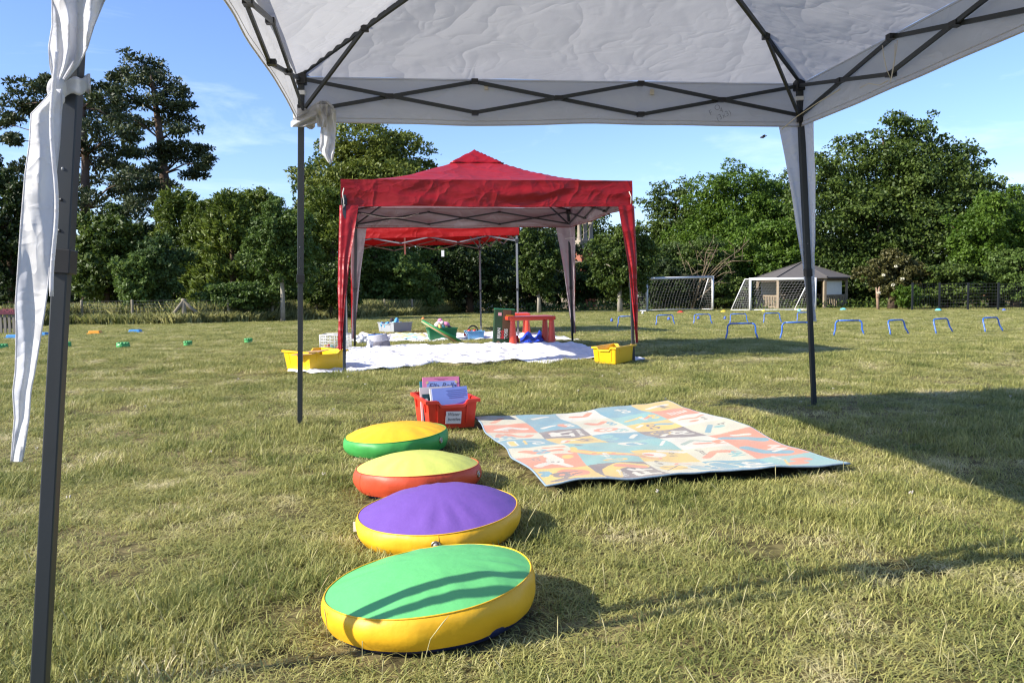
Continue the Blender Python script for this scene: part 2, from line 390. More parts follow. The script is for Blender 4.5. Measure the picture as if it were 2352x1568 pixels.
def broadleaf(name, label, px, ytop, dist, wpx, ybot, m, n, leaf, seed, bark=BARK, trunk_r=0.18, nb=34, group=None, cat='tree', depth=0.8, blob=0.28, lobes=None, spray=0.10):
    rng = np.random.default_rng(seed)
    n = int(n * LEAF_N * (1.25 if lobes else 1.0)); leaf = leaf * LEAF_S
    g = pt(px, 700, dist); X = g.x; base = Vector((X, dist, gz(dist))); sc = dist / FPX
    root = thing(name, label, cat, base, group)
    if lobes is None:
        zt = pt(px, ytop, dist).z; zb = max(pt(px, ybot, dist).z, gz(dist) + 0.1)
        LB = [(np.array([X, dist, (zt + zb) / 2]), np.array([wpx / 2 * sc, wpx / 2 * sc * depth, (zt - zb) / 2]), nb)]
    else:
        tot = sum(l[2] ** 2 for l in lobes)
        LB = [(np.array(pt(lx, ly + lr * 0.05, dist + rng.uniform(-0.35, 0.25) * lr * sc)), np.array([lr, lr * depth, lr * (l[0] if l else 0.85)]) * sc * 1.12, max(7, int(nb * lr * lr / tot))) for lx, ly, lr, *l in lobes]
    zt = max(c[2] + r[2] for c, r, _ in LB); zb = max(gz(dist) + 0.05, min(c[2] - r[2] for c, r, _ in LB))
    Ps, Rs = [], []
    for c, r, k in LB:
        i = np.arange(k) + 0.5; ph = np.arccos(1 - 2 * i / k); th = PI * (1 + 5 ** 0.5) * i + rng.uniform(0, 6)
        D = np.stack([np.cos(th) * np.sin(ph), np.sin(th) * np.sin(ph), np.cos(ph)], 1) + rng.normal(size=(k, 3)) * 0.12
        bb = blob if lobes is None else 0.41
        q = bb * rng.uniform(0.55, 1.4, k)
        Ps.append(c + D * rng.uniform(0.60, 0.92, k)[:, None] * r); Rs.append(q[:, None] * r[None, :])
        Ps.append(c + rng.normal(size=(k // 4, 3)) * 0.25 * r); Rs.append(np.full(k // 4, bb * 1.2)[:, None] * r[None, :])
    P, BR = np.concatenate(Ps), np.concatenate(Rs)
    BR[:, 2] *= 0.8
    wgt = BR[:, 0] * BR[:, 2]; wgt = wgt / wgt.sum()
    k = rng.choice(len(P), n, p=wgt)
    d = rng.normal(size=(n, 3)); d /= np.linalg.norm(d, axis=1)[:, None]
    d[:, 2] = np.where(rng.random(n) < 0.6, np.abs(d[:, 2]), d[:, 2])
    # leaves gather into twig sized bunches over each blob
    nt_ = 22; tw = rng.normal(size=(len(P), nt_, 3)); tw /= np.linalg.norm(tw, axis=2)[:, :, None]; tw[:, :, 2] = np.where(rng.random((len(P), nt_)) < 0.65, np.abs(tw[:, :, 2]), tw[:, :, 2])
    td = tw[k, rng.integers(0, nt_, n)]
    rr = rng.random(n) ** 0.5
    mixd = np.where((rng.random(n) < 0.72)[:, None], td * (0.72 + 0.42 * rr)[:, None] + rng.normal(size=(n, 3)) * 0.13, d * (rr)[:, None])
    C = P[k] + mixd * BR[k] + rng.normal(size=(n, 3)) * spray * leaf
    C[:, 2] = np.maximum(C[:, 2], gz(dist) + 0.05)
    ry = max(r[1] for _, r, _ in LB)
    keep = (C[:, 1] < dist + 0.3 * ry) | (rng.random(n) < 0.45)
    C = C[keep]; d = mixd[keep] / (np.linalg.norm(mixd[keep], axis=1)[:, None] + 1e-9)
    b = MB()
    top = Vector((X + rng.normal() * 0.1, dist, zb + (zt - zb) * 0.65))
    b.tube([base - Vector((0, 0, 0.1)), base.lerp(top, 0.3) + Vector((rng.normal() * 0.04, 0, 0)), base.lerp(top, 0.65), top], [trunk_r * 1.25, trunk_r, trunk_r * 0.75, trunk_r * 0.25], n=9)
    sel = rng.choice(len(P), min(len(P), 14), replace=False)
    lb = MB()
    for s_ in sel: limbs(lb, base.lerp(top, rng.uniform(0.35, 0.9)), [P[s_]], trunk_r * 0.35, rng, n=5)
    b.build('trunk', bark, root, smooth=True)
    lb.build('branches', bark, root, smooth=True)
    leaf_object('crown', C, leaf, m, root, rng, up=0.5, out=d)
    return root
LEAF_N, LEAF_S = 2.0, 0.74

def conifer(name, label, px, ytop, dist, wpx, seed, m=L_CONIFER, n=9000, group=None, col_pow=0.6, ybase=None):
    """dense hedge conifer: tapering body of upswept feathery sprays"""
    rng = np.random.default_rng(seed)
    X = pt(px, 700, dist).x; base = Vector((X, dist, gz(dist))); zt = pt(px, ytop, dist).z; Ht = zt - base.z
    rx = wpx / 2 * dist / FPX
    root = thing(name, label, 'tree', base, group)
    ns = 170
    h = rng.random(ns) ** 0.85; a = rng.uniform(0, 2 * PI, ns)
    prof = np.minimum(1.0, (1 - h) ** col_pow * 1.15)
    r = rx * prof * rng.uniform(0.75, 1.1, ns)
    S = np.stack([r * np.cos(a), r * np.sin(a) * 0.8, h * Ht * 0.97], 1)
    k = rng.integers(0, ns, n)
    u = rng.random(n)
    dirs = np.stack([np.cos(a), np.sin(a), np.full(ns, 0.55)], 1)
    ln = rx * 0.38 * (0.6 + 0.8 * rng.random(ns))
    L = S[k] + dirs[k] * (u * ln[k])[:, None] + rng.normal(size=(n, 3)) * (0.05 + 0.13 * rx * (1 - u))[:, None]
    L[:, 2] -= ((u - 0.4) ** 2 * ln[k] * 0.5)
    nt_ = 260
    tips = np.stack([rng.normal(size=nt_) * 0.09 * rx, rng.normal(size=nt_) * 0.09 * rx, Ht * rng.uniform(0.9, 1.03, nt_)], 1)
    tips[:, :2] *= ((Ht * 1.04 - tips[:, 2]) / (Ht * 0.12))[:, None]
    ex_ = []
    for j in range(9):
        ox, oy = rng.uniform(-0.75, 0.75) * rx, rng.uniform(-0.7, 0.3) * rx; tz = Ht * (1.05 - 0.24 * (abs(ox) / rx) ** 1.2 - rng.uniform(0, 0.11)); lz = rng.uniform(1.0, 1.9)
        q = rng.random(150); ex_.append(np.stack([ox + rng.normal(size=150) * 0.26 * q ** 1.2, oy + rng.normal(size=150) * 0.24 * q ** 1.2, tz - q * lz], 1))
    ex_ = np.concatenate(ex_); tips = np.concatenate([tips, ex_]); nt_ = len(tips)
    L = np.concatenate([L, tips]); k = np.concatenate([k, rng.integers(0, ns, nt_)])
    C = L + np.array([X, dist, base.z]); C[:, 2] = np.maximum(C[:, 2], base.z + 0.05)
    b = MB(); b.tube([base, base + Vector((0.05, 0, Ht * 0.5)), base + Vector((0, 0, Ht * 0.97))], [0.16, 0.1, 0.02], n=8)
    b.build('trunk', BARK, root, smooth=True)
    leaf_object('crown', C, 0.21, m, root, rng, up=0.2, aspect=0.32, longdir=dirs[k])
    return root

def pine(name, label, trunk_px, dist, pads, seed, n_per=700, group=None):
    """tall pine: bare bent trunk, limbs to flat needle pads; pads = (px, py, half width px, half height px)"""
    rng = np.random.default_rng(seed)
    tp = [pt(x, y, dist) for x, y in trunk_px]
    base = Vector((tp[0].x, dist, gz(dist)))
    root = thing(name, label, 'tree', base, group)
    b = MB(); N = len(tp)
    rs = [0.34 * (1 - 0.8 * i / (N)) for i in range(N + 1)]
    b.tube([base - Vector((0, 0, 0.2))] + tp, rs, n=10); b.build('trunk', PINE_BARK, root, smooth=True)
    lb = MB(); Cs = []; Ds = []
    for (x, y, hw, hh) in pads:
        dy = rng.uniform(-1, 1) * 2.2
        c = pt(x, y, dist + dy); sx = hw * dist / FPX; sz = hh * dist / FPX
        best = min(tp, key=lambda q: abs(q.z - (c.z - abs(c.x - q.x) * 0.35)))
        lb.tube([best, best.lerp(c, 0.5) + Vector((0, 0, 0.25)), c], [0.06, 0.04, 0.012], n=5)
        ncl = max(6, int(hw / 5))
        cl = rng.normal(size=(ncl, 3)); cl /= np.linalg.norm(cl, axis=1)[:, None]; cl *= rng.random((ncl, 1)) ** 0.4
        cl = cl * np.array([sx, sx * 0.8, sz]) + np.array(c)
        for q in cl[:: 2]: lb.tube([c, Vector(q)], [0.015, 0.006], n=4)
        k = rng.integers(0, ncl, n_per)
        d = rng.normal(size=(n_per, 3)); d[:, 2] += 0.45; d /= np.linalg.norm(d, axis=1)[:, None]
        cr = 0.20 + 0.32 * min(sx, 1.2)
        Cs.append(cl[k] + d * (cr * rng.random(n_per) ** 0.5)[:, None] * np.array([1, 1, 0.6])); Ds.append(d)
    lb.build('branches', PINE_BARK, root, smooth=True)
    C = np.concatenate(Cs); D = np.concatenate(Ds)
    leaf_object('crown', C, 0.24, L_PINE, root, rng, up=0.2, aspect=0.38, longdir=D)
    return root

pine('pine_tree', 'tall dark pine with a bare leaning upper trunk against the blue sky', [(386, 470), (376, 400), (368, 320), (360, 260), (352, 205), (345, 170)], 46,
     [(330, 150, 62, 22), (290, 175, 40, 20), (385, 185, 42, 20), (345, 195, 60, 20), (400, 215, 40, 18), (300, 225, 55, 20), (360, 240, 55, 18), (425, 245, 28, 14),
      (270, 262, 40, 16), (405, 275, 46, 16), (330, 285, 34, 16), (430, 305, 40, 14), (455, 345, 36, 14), (425, 355, 48, 18), (355, 355, 40, 20), (335, 395, 40, 18),
      (475, 375, 22, 18), (400, 330, 40, 16), (375, 430, 45, 20), (300, 350, 22, 12), (350, 455, 60, 20), (440, 400, 30, 14), (250, 210, 25, 15)], 11, group='pines behind the fence')
pine('pine_tree', 'broad dark pine with drooping layered limbs beside the front grey pole', [(200, 600), (196, 480), (196, 360), (190, 250), (185, 200)], 42,
     [(60, 200, 40, 18), (100, 190, 26, 16), (40, 240, 45, 20), (20, 285, 35, 22), (80, 250, 50, 20), (200, 200, 40, 16), (240, 225, 40, 18), (215, 250, 60, 20), (260, 275, 50, 20),
      (230, 300, 60, 18), (285, 310, 40, 16), (250, 340, 50, 20), (210, 370, 60, 20), (275, 385, 50, 20), (300, 410, 50, 18), (230, 420, 70, 24), (290, 445, 45, 20), (330, 430, 30, 14),
      (20, 320, 30, 14), (50, 390, 40, 16), (20, 420, 50, 20), (100, 380, 40, 16), (70, 440, 60, 24), (215, 470, 60, 26), (280, 490, 60, 26), (320, 480, 40, 22), (150, 330, 40, 20), (150, 440, 50, 22)], 12, group='pines behind the fence')

# conifer hedge on the west side
for k, (px, yt, d, w, lab) in enumerate([
    (418, 446, 36, 130, 'yellow green hedge conifer with a pointed top under the leaning pine'),
    (478, 470, 35, 110, 'narrow hedge conifer standing between two taller feathery conifers'),
    (535, 448, 34, 140, 'feathery hedge conifer with a thin spire, directly behind the braced fence post'),
    (608, 440, 36, 150, 'bushy yellow green conifer behind the pale stemmed young tree'),
    (765, 440, 37, 170, 'drooping golden conifer to the rear of the red canopy corner curtain'),
    (330, 520, 38, 150, 'short dark conifer in the shade below the broad pine')]):
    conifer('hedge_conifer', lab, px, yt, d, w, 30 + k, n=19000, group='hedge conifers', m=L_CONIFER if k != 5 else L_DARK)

B = broadleaf
B('lime_tree', 'rounded yellow green broadleaf tree rising behind the red canopy', 862, 268, 42, 300, 620, L_LIME, 32000, 0.23, 51, nb=110, lobes=[(862, 335, 62), (815, 360, 62), (915, 355, 60), (770, 430, 75), (955, 400, 48), (860, 430, 105), (790, 520, 95), (930, 500, 90), (980, 430, 30), (735, 470, 50)])
B('small_tree', 'pale grey green tree crown behind the rear steel leg of the white canopy', 735, 368, 44, 120, 640, L_BLUE, 9000, 0.22, 52)
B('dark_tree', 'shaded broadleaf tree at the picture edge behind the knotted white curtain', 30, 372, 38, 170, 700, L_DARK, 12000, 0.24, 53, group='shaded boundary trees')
B('dark_tree', 'dark green broadleaf mass below the broad pine, above the first fence posts', 245, 480, 36, 200, 705, L_OAK, 14000, 0.24, 54, group='shaded boundary trees')
B('shrub', 'blue green rounded shrub with pale stems behind the tall grass', 372, 548, 28.5, 120, 700, L_BLUE, 9000, 0.15, 55, cat='shrub', bark=BIRCH_BARK, trunk_r=0.06)
B('shrub', 'light olive willow shrub touching the blue green shrub', 318, 580, 28, 100, 705, L_BIRCH, 7000, 0.15, 56, cat='shrub', trunk_r=0.06)
B('young_tree', 'slender young tree with a pale stem growing by the wire fence', 648, 470, 28.5, 170, 675, L_BIRCH, 13000, 0.15, 57, bark=BIRCH_BARK, trunk_r=0.075, nb=40, blob=0.24)
B('bramble', 'dense bramble thicket between the braced post and the pale stemmed tree', 560, 640, 29, 200, 715, L_BIRCH, 8000, 0.14, 58, cat='shrub', trunk_r=0.05)
B('bramble', 'bramble thicket around the foot of the golden conifer', 760, 600, 31, 150, 715, L_OAK, 8000, 0.16, 59, cat='shrub', trunk_r=0.05)
B('boundary_tree', 'sunlit mid green tree seen under the red canopy on its curtain side', 905, 560, 38, 210, 725, L_BIRCH, 15000, 0.18, 60, group='trees under the canopies')
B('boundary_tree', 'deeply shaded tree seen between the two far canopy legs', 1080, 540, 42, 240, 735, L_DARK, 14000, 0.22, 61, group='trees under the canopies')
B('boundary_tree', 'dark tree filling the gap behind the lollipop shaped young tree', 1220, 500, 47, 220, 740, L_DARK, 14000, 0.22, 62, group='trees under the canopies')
B('young_tree', 'small lollipop shaped young tree behind the red play tables', 1238, 545, 39, 118, 688, L_OAK, 11000, 0.17, 63, bark=BIRCH_BARK, trunk_r=0.09, nb=36, blob=0.26)
B('young_tree', 'straight stemmed young tree beside the open front of the first goal', 1424, 515, 38, 152, 690, L_OAK, 16000, 0.18, 64, bark=BIRCH_BARK, trunk_r=0.11, nb=40, blob=0.26)
B('boundary_tree', 'dark tree behind the brick chimney', 1330, 440, 68, 150, 735, L_OAK, 12000, 0.28, 65, group='tall boundary trees')
B('oak_tree', 'ragged dark oak top just clear of the red canopy corner', 1545, 422, 58, 200, 700, L_OAK, 18000, 0.26, 66, nb=70, group='tall boundary trees', lobes=[(1500, 470, 34), (1545, 450, 38), (1590, 460, 40), (1510, 520, 50), (1580, 530, 70), (1520, 600, 80), (1590, 620, 80)])
B('boundary_tree', 'light airy tree with a domed top above the second goal', 1690, 380, 56, 270, 640, L_MAPLE, 26000, 0.24, 67, nb=110, group='tall boundary trees', lobes=[(1690, 425, 48), (1640, 440, 45), (1735, 430, 50), (1770, 470, 48), (1610, 490, 48), (1690, 490, 85), (1770, 540, 80), (1620, 570, 70), (1700, 590, 90)])
B('boundary_tree', 'tree filling the gap between the airy domed tree and the white curtain leg', 1800, 400, 58, 190, 690, L_OAK, 16000, 0.26, 68, group='tall boundary trees')
B('maple_tree', 'bright green maple with spreading tiers above the dead branches', 1745, 500, 47, 230, 700, L_MAPLE, 20000, 0.22, 69, nb=46, blob=0.24)
B('fir_tree', 'dark tiered tree with drooping boughs behind the first goal net', 1590, 555, 46, 210, 720, L_OAK, 16000, 0.20, 70, nb=44)
B('shrub', 'shadowed holly bush behind the goal net beside the dead branches', 1530, 600, 44, 150, 725, L_DARK, 9000, 0.2, 71, cat='shrub')
B('shrub', 'leafy bush between the two goals', 1672, 640, 44, 120, 718, L_OAK, 8000, 0.2, 72, cat='shrub')
B('oak_tree', 'huge dark green oak towering over the timber shelter', 2060, 252, 47, 440, 690, L_OAK, 52000, 0.25, 73, trunk_r=0.5, nb=150, lobes=[(2058, 300, 48), (2105, 305, 50), (2010, 345, 62), (1925, 380, 60), (1880, 400, 50), (2155, 340, 42), (2180, 395, 70), (2235, 420, 58), (2270, 440, 32), (2060, 400, 110), (1930, 470, 95), (2190, 480, 95), (2060, 520, 140), (1930, 590, 110), (2180, 590, 90), (2040, 630, 110)])
B('maple_tree', 'bright green maple at the picture edge overhanging the black mesh fence', 2285, 440, 37, 230, 700, L_MAPLE, 24000, 0.18, 74, nb=60, blob=0.21)
B('maple_tree', 'light green sapling crown poking above the wide maple by the house roof', 2240, 470, 40, 120, 640, L_MAPLE, 9000, 0.18, 79, nb=30)
B('elder_bush', 'yellowish elder bush dotted with flat white flower heads', 2050, 575, 36, 130, 690, L_ELDER, 10000, 0.17, 75, cat='shrub', nb=34)
B('shrub', 'dark shrub under the oak behind the shelter board', 1965, 590, 49, 200, 722, L_DARK, 12000, 0.2, 76, cat='shrub')
B('shrub', 'ivy covered shrub behind the black mesh fence posts', 2170, 600, 36, 190, 718, L_OAK, 14000, 0.17, 77, cat='shrub')
B('shrub', 'bright nettle clump at the foot of the elder bush', 2085, 655, 34.5, 60, 716, L_MAPLE, 4000, 0.12, 78, cat='shrub', trunk_r=0.04)
B('shrub', 'leafy ivy mass at the very edge behind the black fence', 2330, 560, 35.5, 160, 716, L_BIRCH, 12000, 0.16, 80, cat='shrub')
B('shrub', 'dark evergreen bush behind the shelter balustrade', 1850, 600, 49.5, 200, 722, L_DARK, 12000, 0.2, 82, cat='shrub')
B('distant_tree', 'hazy round tree top far behind the house roof', 2335, 448, 95, 110, 560, L_BLUE, 5000, 0.5, 81)

B('shrub', 'leafy bush hiding the foot of the brick chimney', 1340, 602, 50, 120, 725, L_OAK, 10000, 0.2, 83, cat='shrub', nb=26)

# elder flowers
def elder_flowers():
    rng = np.random.default_rng(5)
    for px, py in ((2018, 672), (2052, 655), (2030, 632), (2058, 612), (2072, 640)):
        c = pt(px, py, 34.6)
        b = MB()
        for i in range(26):
            a = rng.uniform(0, 6.28); r = 0.085 * rng.random() ** 0.5
            b.ball(c + Vector((r * math.cos(a), r * math.sin(a) * 0.6, rng.uniform(-0.045, 0.045))), 0.017, n=5, m=3)
        o = b.build('elder_flower', mat('cream_blossom', (0.7, 0.66, 0.5), rough=0.8), bpy.data.objects['elder_bush']); o['kind'] = 'stuff'
elder_flowers()

# mass of woodland far behind everything
def woodland():
    rng = np.random.default_rng(3); Cs = []
    for i in range(90):
        px = rng.uniform(-500, 2900); d = rng.uniform(62, 78)
        yt = 560 + rng.uniform(-35, 30)
        if 1290 < px < 1390: yt = 600
        if px < 500: yt -= 10
        c = pt(px, yt, d); top = c.z; g = gz(d); n = 900
        u = rng.normal(size=(n, 3)); u /= np.linalg.norm(u, axis=1)[:, None]; u *= rng.random((n, 1)) ** 0.35
        Cs.append(u * np.array([3.2, 2.0, (top - g) / 2]) + np.array([c.x, d, (top + g) / 2]))
    C = np.concatenate(Cs)
    o = leaf_object('woodland', C, 0.55, L_DARK, None, rng)
    tag(o, 'continuous dark woodland closing off the field', 'woodland', kind='stuff')
woodland()

# dead branches by the first goal
def dead_branches():
    rng = random.Random(4); d = 43.5
    base = pt(1592, 715, d); root = thing('dead_branches', 'bare brown dead branches sprawling over the goal', 'dead tree', base)
    b = MB()
    for (x0, y0, x1, y1, r) in ((1590, 712, 1625, 600, 0.07), (1600, 680, 1690, 590, 0.04), (1605, 665, 1650, 560, 0.035), (1610, 650, 1700, 575, 0.03), (1600, 690, 1660, 640, 0.035), (1592, 700, 1580, 600, 0.04),
                                (1615, 640, 1640, 545, 0.025), (1605, 660, 1625, 590, 0.03), (1630, 625, 1715, 600, 0.02), (1620, 650, 1690, 625, 0.025), (1588, 705, 1555, 560, 0.02), (1600, 640, 1598, 575, 0.02), (1612, 655, 1720, 560, 0.02), (1600, 670, 1640, 610, 0.03)):
        p, q = pt(x0, y0, d + rng.uniform(-.5, .5)), pt(x1, y1, d + rng.uniform(-1, 1))
        mid = p.lerp(q, 0.55) + Vector((rng.uniform(-.2, .2), 0, rng.uniform(0, .3)))
        b.tube([p, mid, q], [r, r * 0.7, r * 0.25], n=5)
        for k in range(4):
            s = mid.lerp(q, rng.random()); e = s + Vector((rng.uniform(-.7, .7), rng.uniform(-.4, .4), rng.uniform(-.1, .7)))
            b.tube([s, e], [r * 0.4, 0.008], n=4)
    b.build('branches', DEAD_WOOD, root, smooth=True)
    base = pt(2017, 712, 34.8); root = thing('tree_stump', 'pale snapped tree stump with two jagged prongs beside the elder bush', 'stump', base)
    b = MB(); b.tube([base, pt(2016, 690, 34.8), pt(2014, 668, 34.8), pt(2012, 660, 34.8)], [0.07, 0.06, 0.05, 0.015], n=7)
    b.tube([pt(2016, 684, 34.8), pt(2018, 670, 34.8), pt(2020, 658, 34.8)], [0.08, 0.06, 0.02], n=7)
    b.build('trunk', mat('broken_wood', (0.30, 0.20, 0.13), rough=0.9, var=0.3), root, smooth=True)
dead_branches()

# ------------------------------------------------------------------ chimney and house among the trees
BRICK = mat('red_brick', (0.28, 0.10, 0.06), rough=0.9, var=0.35, vscale=4)
STONE = mat('pale_stone', (0.30, 0.255, 0.19), rough=0.9, var=0.25, vscale=4)
def chimney():
    d = 60; s = d / FPX
    c = pt(1345, 640, d); base = Vector((c.x, d, gz(d)))
    root = thing('brick_chimney', 'old red brick chimney stack with stone pots among the trees', 'chimney', base)
    def z(py): return pt(1345, py, d).z
    rot = Matrix.Rotation(R(35), 3, 'Z')
    rng = random.Random(2)
    b = MB()
    w0 = 0.86
    for ox, oy in ((-0.34, 0), (0.34, 0)):
        o = rot @ Vector((ox, oy, 0))
        b.box((c.x + o.x, d + o.y, (base.z + z(572)) / 2), (w0 * 0.72, w0 * 0.8, z(572) - base.z), rot)
    b.build('shaft', BRICK, root)
    # brick courses that can be told apart on the lit shaft: laid proud of the core
    bm = None
    zc = z(592); row = 0
    while zc < z(574):
        for k in range(5):
            o = rot @ Vector((-0.62 + 0.31 * k + (0.15 if row % 2 else 0), -0.36, 0))
            if bm is None:
                bb = MB(); bb.box((0, 0, 0), (0.28, 0.1, 0.12), rot); q = bb.build('brick', BRICK, root); bm = q
            else:
                q = bm.copy(); COL.objects.link(q)
            q.location = (c.x + o.x, d + o.y, zc)
        zc += 0.145; row += 1
    b = MB()
    for y0, w in ((570, 1.66), (566, 1.78), (560, 1.95), (555, 1.8)):
        b.box((c.x, d, z(y0)), (w, 1.05, 0.15), rot)
    b.build('corbel', STONE, root, bevel=0.02)
    for ox in (-0.55, 0.0, 0.55):
        o = rot @ Vector((ox, 0, 0)); b = MB()
        b.lathe((c.x + o.x, d + o.y, z(553)), [(0.20, 0), (0.21, 0.12), (0.15, 0.2), (0.14, 1.1), (0.19, 1.2), (0.19, 1.35), (0.13, 1.35)], n=12)
        b.build('chimney_pot', STONE, root, smooth=True)
    b = MB(); p = pt(1312, 602, d); b.box((p.x, d, p.z), (1.6, 1.2, 0.12)); b.box((p.x, d, (p.z + base.z) / 2 - 0.1), (1.4, 1.0, p.z - base.z - 0.3))
    b.build('parapet', STONE, root)
chimney()

def house():
    d = 72
    x0 = pt(2305, 500, d).x; x1 = x0 + 9; zr = pt(2340, 474, d).z; ze = pt(2320, 508, d).z; g = gz(d)
    root = thing('house', 'house with a brown tiled roof glimpsed behind the maple at the edge', 'house', (x0 + 4, d, g))
    b = MB(); b.box(((x0 + x1) / 2 + .3, d + 3, (g + ze) / 2), (8.2, 5.4, ze - g)); b.build('wall', mat('orange_brick', (0.40, 0.20, 0.11), rough=0.9, var=0.25), root)
    b = MB(); b.add([(x0, d - .3, ze), (x1, d - .3, ze), (x1, d + 6.3, ze), (x0, d + 6.3, ze), (x0 + .6, d + 3, zr), (x1, d + 3, zr)], [(0, 1, 5, 4), (2, 3, 4, 5), (3, 0, 4), (1, 2, 5), (3, 2, 1, 0)])
    b.build('roof', mat('brown_tiles', (0.13, 0.075, 0.055), rough=0.9, var=0.3, vscale=3), root)
    b = MB()
    for i in range(14):
        t = i / 14; b.bar((x0 + .6 * t, d - .3 + 3.3 * t - .02, ze + (zr - ze) * t + .02), (x1, d - .3 + 3.3 * t - .02, ze + (zr - ze) * t + .02), 0.1, 0.03)
    tag(b.build('roof_tiles', mat('brown_tiles', (0, 0, 0)), root), kind='stuff')
    b = MB(); b.box((x0 + 2, d + 0.28, g + 3.2), (1.2, 0.1, 1.2)); b.build('window', mat('window_glass', (0.05, 0.06, 0.08), rough=0.1), root)
house()

# ------------------------------------------------------------------ fences
POST_WOOD = mat('weathered_post', (0.25, 0.215, 0.15), rough=0.9, var=0.3, vscale=8, bump=0.4)
WIRE = mat('galvanised_wire', (0.12, 0.13, 0.13), rough=0.5, metal=0.4)
def wire_fence():
    line = [(-30, 752, 690), (72, 750, 692), (190, 746, 690), (306, 745, 688), (424, 744, 686), (526, 741, 687), (626, 738, 686), (728, 734, 686), (806, 732, 686), (884, 728, 687), (947, 726, 687), (997, 723, 688), (1038, 720, 689), (1067, 718, 691), (1098, 717, 693)]
    P = []
    for x, yb, yt in line:
        g = at(x, yb); P.append((g, pt(x, yt, g.y).z))
    root = thing('wire_fence', 'post and wire fence in front of the trees with one diagonally braced post', 'fence', P[4][0])
    for i, (g, zt) in enumerate(P):
        b = MB(); r = 0.085 if i == 4 else 0.052
        b.tube([g + Vector((0, 0, -0.1)), (g.x, g.y, zt - 0.02), (g.x + 0.004, g.y, zt)], [r, r * 0.96, r * 0.8], n=8)
        b.build('post', POST_WOOD, root, smooth=True)
    g = P[4][0]
    for x, y in ((388, 734), (470, 734)):
        q = pt(x, y, g.y - 0.1 if x < 424 else g.y + 0.4); b = MB(); b.tube([(g.x, g.y - 0.04, P[4][1] - 0.08), q], [0.055, 0.06], n=7); b.build('brace', POST_WOOD, root, smooth=True)
    b = MB()
    for i in range(len(P) - 1):
        (a, za), (c, zc) = P[i], P[i + 1]
        for k in range(7):
            t = 0.15 + 0.8 * k / 6
            b.bar((a.x, a.y, a.z + (za - a.z) * t), (c.x, c.y, c.z + (zc - c.z) * t), 0.004)
        n = int((c - a).length / 0.14)
        for j in range(n):
            u = j / n; p = a.lerp(c, u); zt = za + (zc - za) * u
            b.bar((p.x, p.y, p.z + 0.1), (p.x, p.y, zt - 0.04), 0.003)
    tag(b.build('wire_mesh', WIRE, root), kind='stuff')
    return P
FENCE = wire_fence()

def mesh_fence():
    root_p = at(2155, 712)
    root = thing('mesh_fence', 'tall black welded mesh fence with ivy behind it', 'fence', root_p)
    Pm = mat('black_coated_steel', (0.012, 0.014, 0.016), rough=0.5)
    pts = [(2095, 714), (2157, 713), (2224, 708), (2292, 713), (2372, 714), (2460, 716)]
    G = [at(x, y) for x, y in pts]; G[2] = G[1].lerp(G[3], 0.5)
    for i, g in enumerate(G):
        zt = pt(pts[i][0], 649, g.y).z; b = MB(); b.box((g.x, g.y, (g.z + zt) / 2), (0.06, 0.06, zt - g.z)); b.build('post', Pm, root)
        G[i] = (g, zt)
    b = MB()
    for (a, za), (c, zc) in zip(G[:-1], G[1:]):
        for k in range(9):
            z0 = 0.05 + (za - a.z - 0.1) * k / 8; b.bar((a.x, a.y, a.z + z0), (c.x, c.y, c.z + z0), 0.005)
        n = int((c - a).length / 0.1)
        for j in range(n + 1):
            p = a.lerp(c, j / n); b.bar((p.x, p.y, p.z + 0.03), (p.x, p.y, p.z + (za - a.z) - 0.05), 0.006)
    tag(b.build('welded_mesh', Pm, root), kind='stuff')
mesh_fence()

def picket_hut():
    d = at(20, 770).y
    c = pt(5, 760, d)
    root = thing('picket_enclosure', 'small slatted enclosure with a dark maroon board along its top', 'fence', (c.x, d, gz(d)))
    zt, zm, zb = pt(5, 711, d).z, pt(5, 722, d).z, pt(5, 764, d).z
    xs0, xs1 = pt(-70, 740, d).x, pt(37, 740, d).x
    b = MB(); b.box(((xs0 + xs1) / 2, d, (zt + zm) / 2), (xs1 - xs0, 0.06, zt - zm)); b.build('board', mat('maroon_paint', (0.11, 0.012, 0.03), rough=0.5), root)
    text('lettering', 'FORT', 0.13, (pt(8, 720, d).x, d - 0.034, zm + 0.05), (1, 0, 0), (0, 0, 1), mat('dull_red_paint', (0.35, 0.08, 0.1)), root)
    src = None; x = xs0
    while x < xs1:
        if src is None:
            b = MB(); b.box((0, 0, 0), (0.055, 0.03, zm - zb)); src = b.build('slat', mat('grey_timber', (0.20, 0.18, 0.15), rough=0.9, var=0.25), root); q = src
        else: q = src.copy(); COL.objects.link(q)
        q.location = (x, d + 0.02, (zm + zb) / 2 - 0.005); x += 0.098
    b = MB()
    for z in (zm - 0.1, zb + 0.12): b.box(((xs0 + xs1) / 2, d + 0.06, z), (xs1 - xs0, 0.04, 0.06))
    b.build('rail', mat('grey_timber', (0, 0, 0)), root)
    b = MB(); b.box((xs1 + 0.03, d + 0.04, (zt + zb) / 2 - 0.08), (0.09, 0.09, zt - zb + 0.1)); b.build('post', mat('grey_timber', (0, 0, 0)), root)
picket_hut()

